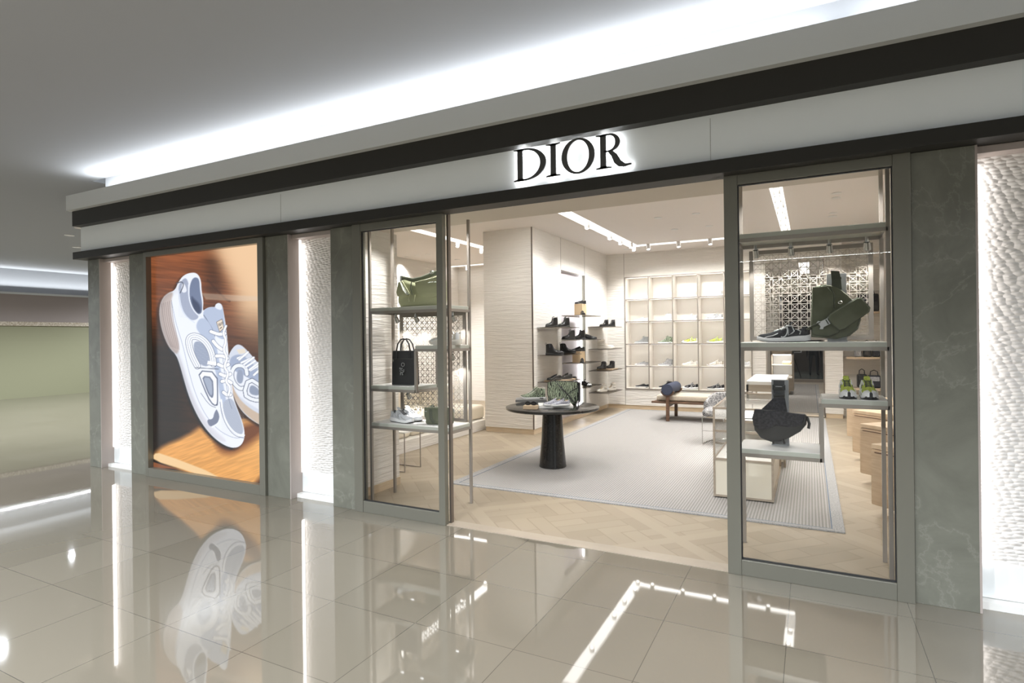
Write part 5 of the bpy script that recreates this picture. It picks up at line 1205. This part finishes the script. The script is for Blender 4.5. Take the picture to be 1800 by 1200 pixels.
# olive box bag
p = atY(773, 742, 4.70); t = thing('crossbody_bag', 'dark olive boxy crossbody bag on the lower shelf of the left rack', 'bag', (p.x, 4.70, z4), R(10))
MB().rbox(-.135, .135, -.05, .05, .0, .165, .022).build('body', M['olive'], t, smooth=True)
MB().pillow([(-.137, .168), (-.137, .085), (-.11, .045), (-.06, .035), (.06, .035), (.11, .045), (.137, .085), (.137, .168)], 'y', -.062, -.052, .006, .96).build('flap', M['olive'], t, smooth=True)
MB().tube([(-.09, .04, .15), (-.075, 0, .185), (-.065, -.068, .15), (-.06, -.072, .06), (-.03, -.072, .02)], .01, 8, flat=(.004, .016)).build('strap', M['olive_dark'], t, smooth=True)
MB().box(-.13, -.02, -.064, -.060, .128, .132).build('flap_edge', M['silver'], t); MB().cyl((.145, 0, .13), (.145, 0, .155), .009, n=10).build('ring', M['steel'], t)

# ------------------------------------------------------------------ goods in the right window
ZR, ZM, ZL = 1.589, 1.199, .819
p = atY(1377, 598, 4.70); shoe('running_sneaker', 'black running sneaker with silver overlays on the upper right-window shelf', 'sneaker', 'r_black', (p.x, 4.70, ZR), 180, None, 1.0)
for px, lb in ((1487, 'left'), (1525, 'right')):
    p = atY(px, 694, 4.60); shoe('running_sneaker', 'lime green and white running sneaker facing the corridor, %s one of the pair' % lb, 'sneaker', 'r_lime', (p.x + .01, 4.70, ZM), -88, 'pair of lime sneakers in the right window', .98)
def stand(name, lab, X, Y, z, w, h):
    t = thing(name, lab, 'display stand', (X, Y, z)); MB().box(-w / 2, w / 2, .02, .035, .0, h).build('back_plate', M['stand'], t, bevel=.001)
    MB().box(-w / 2, w / 2, -.03, .035, 0, .006).build('foot', M['stand'], t); return t
# olive sling bag
p = atY(1471, 598, 4.70); bx = p.x
stand('display_stand', 'grey upright display plate behind the olive sling bag', bx + .005, 4.76, ZR, .125, .49)
t = thing('sling_bag', 'large olive saddle-shaped sling bag hung on a grey plate', 'bag', (bx, 4.715, ZR + .035), 0)
ol = [(-.160, .0), (-.165, .10), (-.150, .36), (-.07, .375), (.0, .355), (.07, .295), (.13, .215), (.150, .12), (.130, .05), (.08, .005), (.0, -.015), (-.09, -.008)]
MB().pillow(ol, 'y', -.04, .03, .014, .93).build('body', M['olive'], t, smooth=True)
MB().pillow([(-.150, .355), (-.155, .02), (-.06, .0), (.0, .02), (.04, .07), (.035, .13), (-.02, .20), (-.02, .30), (-.06, .36)], 'y', -.058, -.046, .006, .95).build('flap', M['olive'], t, smooth=True)
MB().tube([(-.04, -.064, .355), (-.015, -.066, .30), (-.015, -.066, .20)], .003, 6).tube([(-.145, -.066, .01), (-.05, -.066, .004), (.01, -.066, .03), (.035, -.066, .08)], .003, 6).tube([(.14, -.05, .13), (.12, -.055, .05), (.06, -.055, .01)], .003, 6).build('piping', M['olive_dark'], t, smooth=True)
MB().prism([(-.030, .33), (.034, .33), (.030, .40), (.020, .462), (-.034, .470), (-.028, .40)], 'y', -.034, -.026).build('top_strap', M['olive_dark'], t, smooth=True)
MB().box(-.028, .032, -.040, -.030, .405, .420).build('strap_slider', M['olive_dark'], t)
pc = [(-.055, .125), (-.045, .155), (.125, .265), (.150, .262), (.195, .195), (.190, .170), (.045, .055), (.015, .050), (-.03, .085)]
MB().pillow(pc, 'y', -.115, -.070, .010, .9).build('front_pouch', M['olive'], t, smooth=True)
MB().tube([(x, -.094, z) for x, z in pc], .005, 6, closed=True).build('pouch_zip', M['olive_dark'], t, smooth=True)
MB().tube([(-.18, -.04, .055), (-.13, -.075, .085), (-.10, -.078, .10)], .012, 8, flat=(.005, .030)).build('lower_strap', M['olive_dark'], t, smooth=True)
bk = MB(); rt_ = R(28)
def rq(x, z): return (-.075 + x * math.cos(rt_) - z * math.sin(rt_), .098 + x * math.sin(rt_) + z * math.cos(rt_))
bk.prism([rq(*q) for q in ((-.05, -.022), (-.03, -.034), (-.02, -.022), (.03, -.022), (.04, -.03), (.05, -.02), (.05, .02), (.04, .03), (.03, .022), (-.02, .022), (-.03, .034), (-.05, .022), (-.036, .010), (-.036, -.010))], 'y', -.094, -.082)
bk.build('buckle', M['silver'], t, bevel=.002); MB().prism([rq(*q) for q in ((.012, -.018), (.020, -.018), (.020, .018), (.012, .018))], 'y', -.0955, -.094).build('buckle_bar', M['olive_dark'], t)
MB().tube([(.02 + .012 * math.cos(a), -.10, .238 + .009 * math.sin(a)) for a in [2 * math.pi * k / 12 for k in range(12)]], .003, 6, closed=True).build('zip_pull', M['steel'], t, smooth=True)
# black saddle belt bag
p = atY(1370, 775, 4.70); bx = p.x
stand('display_stand', 'grey upright display plate behind the black belt bag', bx + .005, 4.76, ZL, .118, .485)
t = thing('belt_bag', 'black jacquard saddle bag hanging by a buckled strap in the right window', 'bag', (bx - .005, 4.72, ZL + .03), R(-3))
ol = [(-.155, .235), (-.172, .16), (-.165, .08), (-.12, .02), (-.05, -.002), (.02, .01), (.08, .04), (.15, .09), (.185, .14), (.190, .20), (.175, .215)]
MB().pillow(ol, 'y', -.04, .03, .012, .93).build('body', M['leather_soft'], t, smooth=True)
MB().pillow([(-.158, .238), (-.176, .17), (-.165, .115), (-.115, .085), (-.06, .10), (-.01, .125), (.06, .120), (.12, .125), (.165, .155), (.180, .215), (.0, .232)], 'y', -.062, -.048, .008, .95).build('flap', M['suede_black'], t, smooth=True)
MB().prism([(-.115, .235), (.060, .225), (.045, .325), (-.030, .325)], 'y', -.02, .0).build('strap_fan', M['suede_black'], t)
MB().box(-.03, .045, -.02, -.005, .32, .455).build('strap', M['leather_soft'], t)
MB().rbox(-.036, .052, -.036, -.018, .385, .425, .006).rbox(-.032, .046, -.034, -.018, .335, .362, .005).build('buckle', M['leather_black'], t, smooth=True)
MB().box(-.015, .03, -.0375, -.036, .410, .413).build('buckle_print', M['silver'], t)
MB().tube([(.19, -.02, .20), (.205, -.03, .15), (.20, -.03, .115)], .01, 8, flat=(.006, .014)).build('strap_end', M['leather_soft'], t, smooth=True)
MB().tube([(.03, -.05, .03), (.045, -.055, -.005)], .008, 6).tube([(-.035, -.05, .01), (-.03, -.055, -.012)], .007, 6).build('drawcord_end', M['rubber'], t, smooth=True)

# ------------------------------------------------------------------ bag shelves at the rear right
def bag(name, lab, loc, w, d, h, m, rz=0, patt=None):
    t = thing(name, lab, 'bag', loc, rz); MB().rbox(-w / 2, w / 2, -d / 2, d / 2, 0, h, min(w, d) * .22).build('body', M[m], t, smooth=True)
    MB().tube([(-w * .3, 0, h - .01), (-w * .26, 0, h + .07), (0, 0, h + .10), (w * .26, 0, h + .07), (w * .3, 0, h - .01)], .008, 6).build('handle', M['leather_soft'], t, smooth=True)
    MB().box(-w * .42, w * .42, -d / 2 - .004, -d / 2 + .004, h * .55, h * .9).build('flap', M[patt or m], t, bevel=.002); return t
YR = YB + .40
def rs(px, py, lab):
    p = onY(px, py, YR - .2); t = thing('bag_shelf', lab, 'shelf', (.62, YR, p.z)); MB().box(0, .62, -.40, 0, -.035, 0).build('board', M['oak_top'], t, bevel=.002)
    MB().box(-.02, .0, -.38, 0, -.02, -.005).build('steel_edge', M['steel'], t); return p.z
za = rs(1520, 627, 'oak shelf with dark bags on the recessed rear wall'); zb_ = rs(1520, 548, 'upper oak shelf with a round dark bag on the recessed rear wall')
zc_ = rs(1520, 681, 'lower oak shelf with black bags on the recessed rear wall')
bag('handbag', 'grey patterned bag at the left end of the rear oak shelf', (.82, YR - .2, za), .13, .12, .20, 'obl_grey'); bag('handbag', 'plain black bag in the middle of the rear oak shelf', (.97, YR - .2, za), .14, .12, .22, 'leather_black')
bag('handbag', 'dark patterned bag at the right end of the rear oak shelf', (1.12, YR - .2, za), .13, .12, .21, 'suede_black', 0, 'obl_grey')
bag('round_bag', 'rounded black bag on the upper rear shelf behind the lattice', (1.0, YR - .2, zb_), .34, .14, .34, 'leather_soft', 0, 'suede_black')
bag('handbag', 'black bag leaning at the left of the lower rear shelf', (.88, YR - .2, zc_), .16, .14, .26, 'leather_black', R(10)); bag('handbag', 'wide black bag with grey lettering pattern on the lower rear shelf', (1.08, YR - .2, zc_), .22, .14, .24, 'suede_black', R(-6), 'obl_grey')

# ------------------------------------------------------------------ made-up passage for a mirror image: standing person and a framed easel
t = thing('mirrored_tripod', 'dark framed panel on thin tripod legs standing in for a reflected tripod', 'mirrored_tripod', (-.62, 24.4, 0))
MB().box(-.30, .30, -.02, .02, .95, 1.55).build('panel', M['dark_room'], t); MB().box(-.33, .33, -.03, .03, .92, .95).box(-.33, .33, -.03, .03, 1.55, 1.58).box(-.33, -.30, -.03, .03, .95, 1.55).box(.30, .33, -.03, .03, .95, 1.55).build('frame', M['w'], t)
for q in ((-.3, -.1), (.3, -.1), (0, .4)): MB().cyl((0, 0, .95), (q[0], q[1], 0), .012, n=8).build('leg', M['leather_black'], t)
def person(x, y, rz):
    t = thing('person', 'person in dark clothes standing in the made-up passage as a mirrored figure, arms hanging', 'person', (x, y, 0), rz)
    J = {'pel': (0, 0, .95), 'sp': (0, .01, 1.15), 'ch': (0, .0, 1.36), 'nk': (0, 0, 1.50), 'hd': (0, -.015, 1.60), 'ht': (0, -.01, 1.72)}
    vs = []; es = []; rad = []
    def v(p, r): vs.append(p); rad.append(r); return len(vs) - 1
    pel = v(J['pel'], .13); sp = v(J['sp'], .125); ch = v(J['ch'], .14); nk = v(J['nk'], .055); hd = v(J['hd'], .082); ht = v(J['ht'], .075)
    es += [(pel, sp), (sp, ch), (ch, nk), (nk, hd), (hd, ht)]
    for s_ in (-1, 1):
        hp = v((s_ * .10, 0, .88), .09); kn = v((s_ * .12, -.02, .49), .060); an = v((s_ * .13, .02, .09), .042); ft = v((s_ * .15, -.14, .035), .036); es += [(pel, hp), (hp, kn), (kn, an), (an, ft)]
        sh = v((s_ * .18, 0, 1.42), .060); el = v((s_ * .23, .03, 1.14), .042); wr = v((s_ * .24, -.03, .90), .028); pm = v((s_ * .24, -.04, .83), .030); es += [(ch, sh), (sh, el), (el, wr), (wr, pm)]
        for k in range(4): f1 = v((s_ * .24, -.075 + k * .022, .76 - .01 * (k in (1, 2))), .010); f2 = v((s_ * .235, -.07 + k * .02, .72 - .012 * (k in (1, 2))), .009); es += [(pm, f1), (f1, f2)]
        th = v((s_ * .225, -.085, .80), .011); es += [(pm, th)]
    me = bpy.data.meshes.new('body'); me.from_pydata(vs, es, []); o = bpy.data.objects.new('body', me); COL.objects.link(o); o.parent = t; me.materials.append(M['dark_cloth'])
    md = o.modifiers.new('skin', 'SKIN'); md.use_smooth_shade = True
    for i, r_ in enumerate(rad): me.skin_vertices[0].data[i].radius = (r_, r_)
    me.skin_vertices[0].data[0].use_root = True
    sb = o.modifiers.new('sub', 'SUBSURF'); sb.levels = 1; sb.render_levels = 2
    MB().lathe([(0, -.118), (.04, -.11), (.062, -.07), (.074, -.02), (.078, .03), (.07, .08), (.04, .112), (0, .12)], (0, -.012, 1.63), 20).build('head', M['skin'], t, smooth=True)
    MB().lathe([(.084, -.02), (.088, .03), (.078, .09), (.045, .125), (0, .132)], (0, .004, 1.63), 20).build('hair', M['rubber'], t, smooth=True)
    MB().prism([(-.012, 1.60), (.012, 1.60), (.006, 1.645), (-.006, 1.645)], 'y', -.105, -.08).build('nose', M['skin'], t)
    for s_ in (-1, 1): MB().lathe([(0, -.008), (.009, -.004), (.010, 0), (.009, .004), (0, .008)], (s_ * .03, -.084, 1.645), 10).build('eye', M['rubber'], t); MB().lathe([(0, -.03), (.012, -.02), (.014, 0), (.012, .02), (0, .03)], (s_ * .08, 0, 1.625), 10).build('ear', M['skin'], t)
    MB().box(-.022, .022, -.088, -.080, 1.572, 1.578).build('mouth', M['taupe'], t)
person(.12, 25.2, R(170))
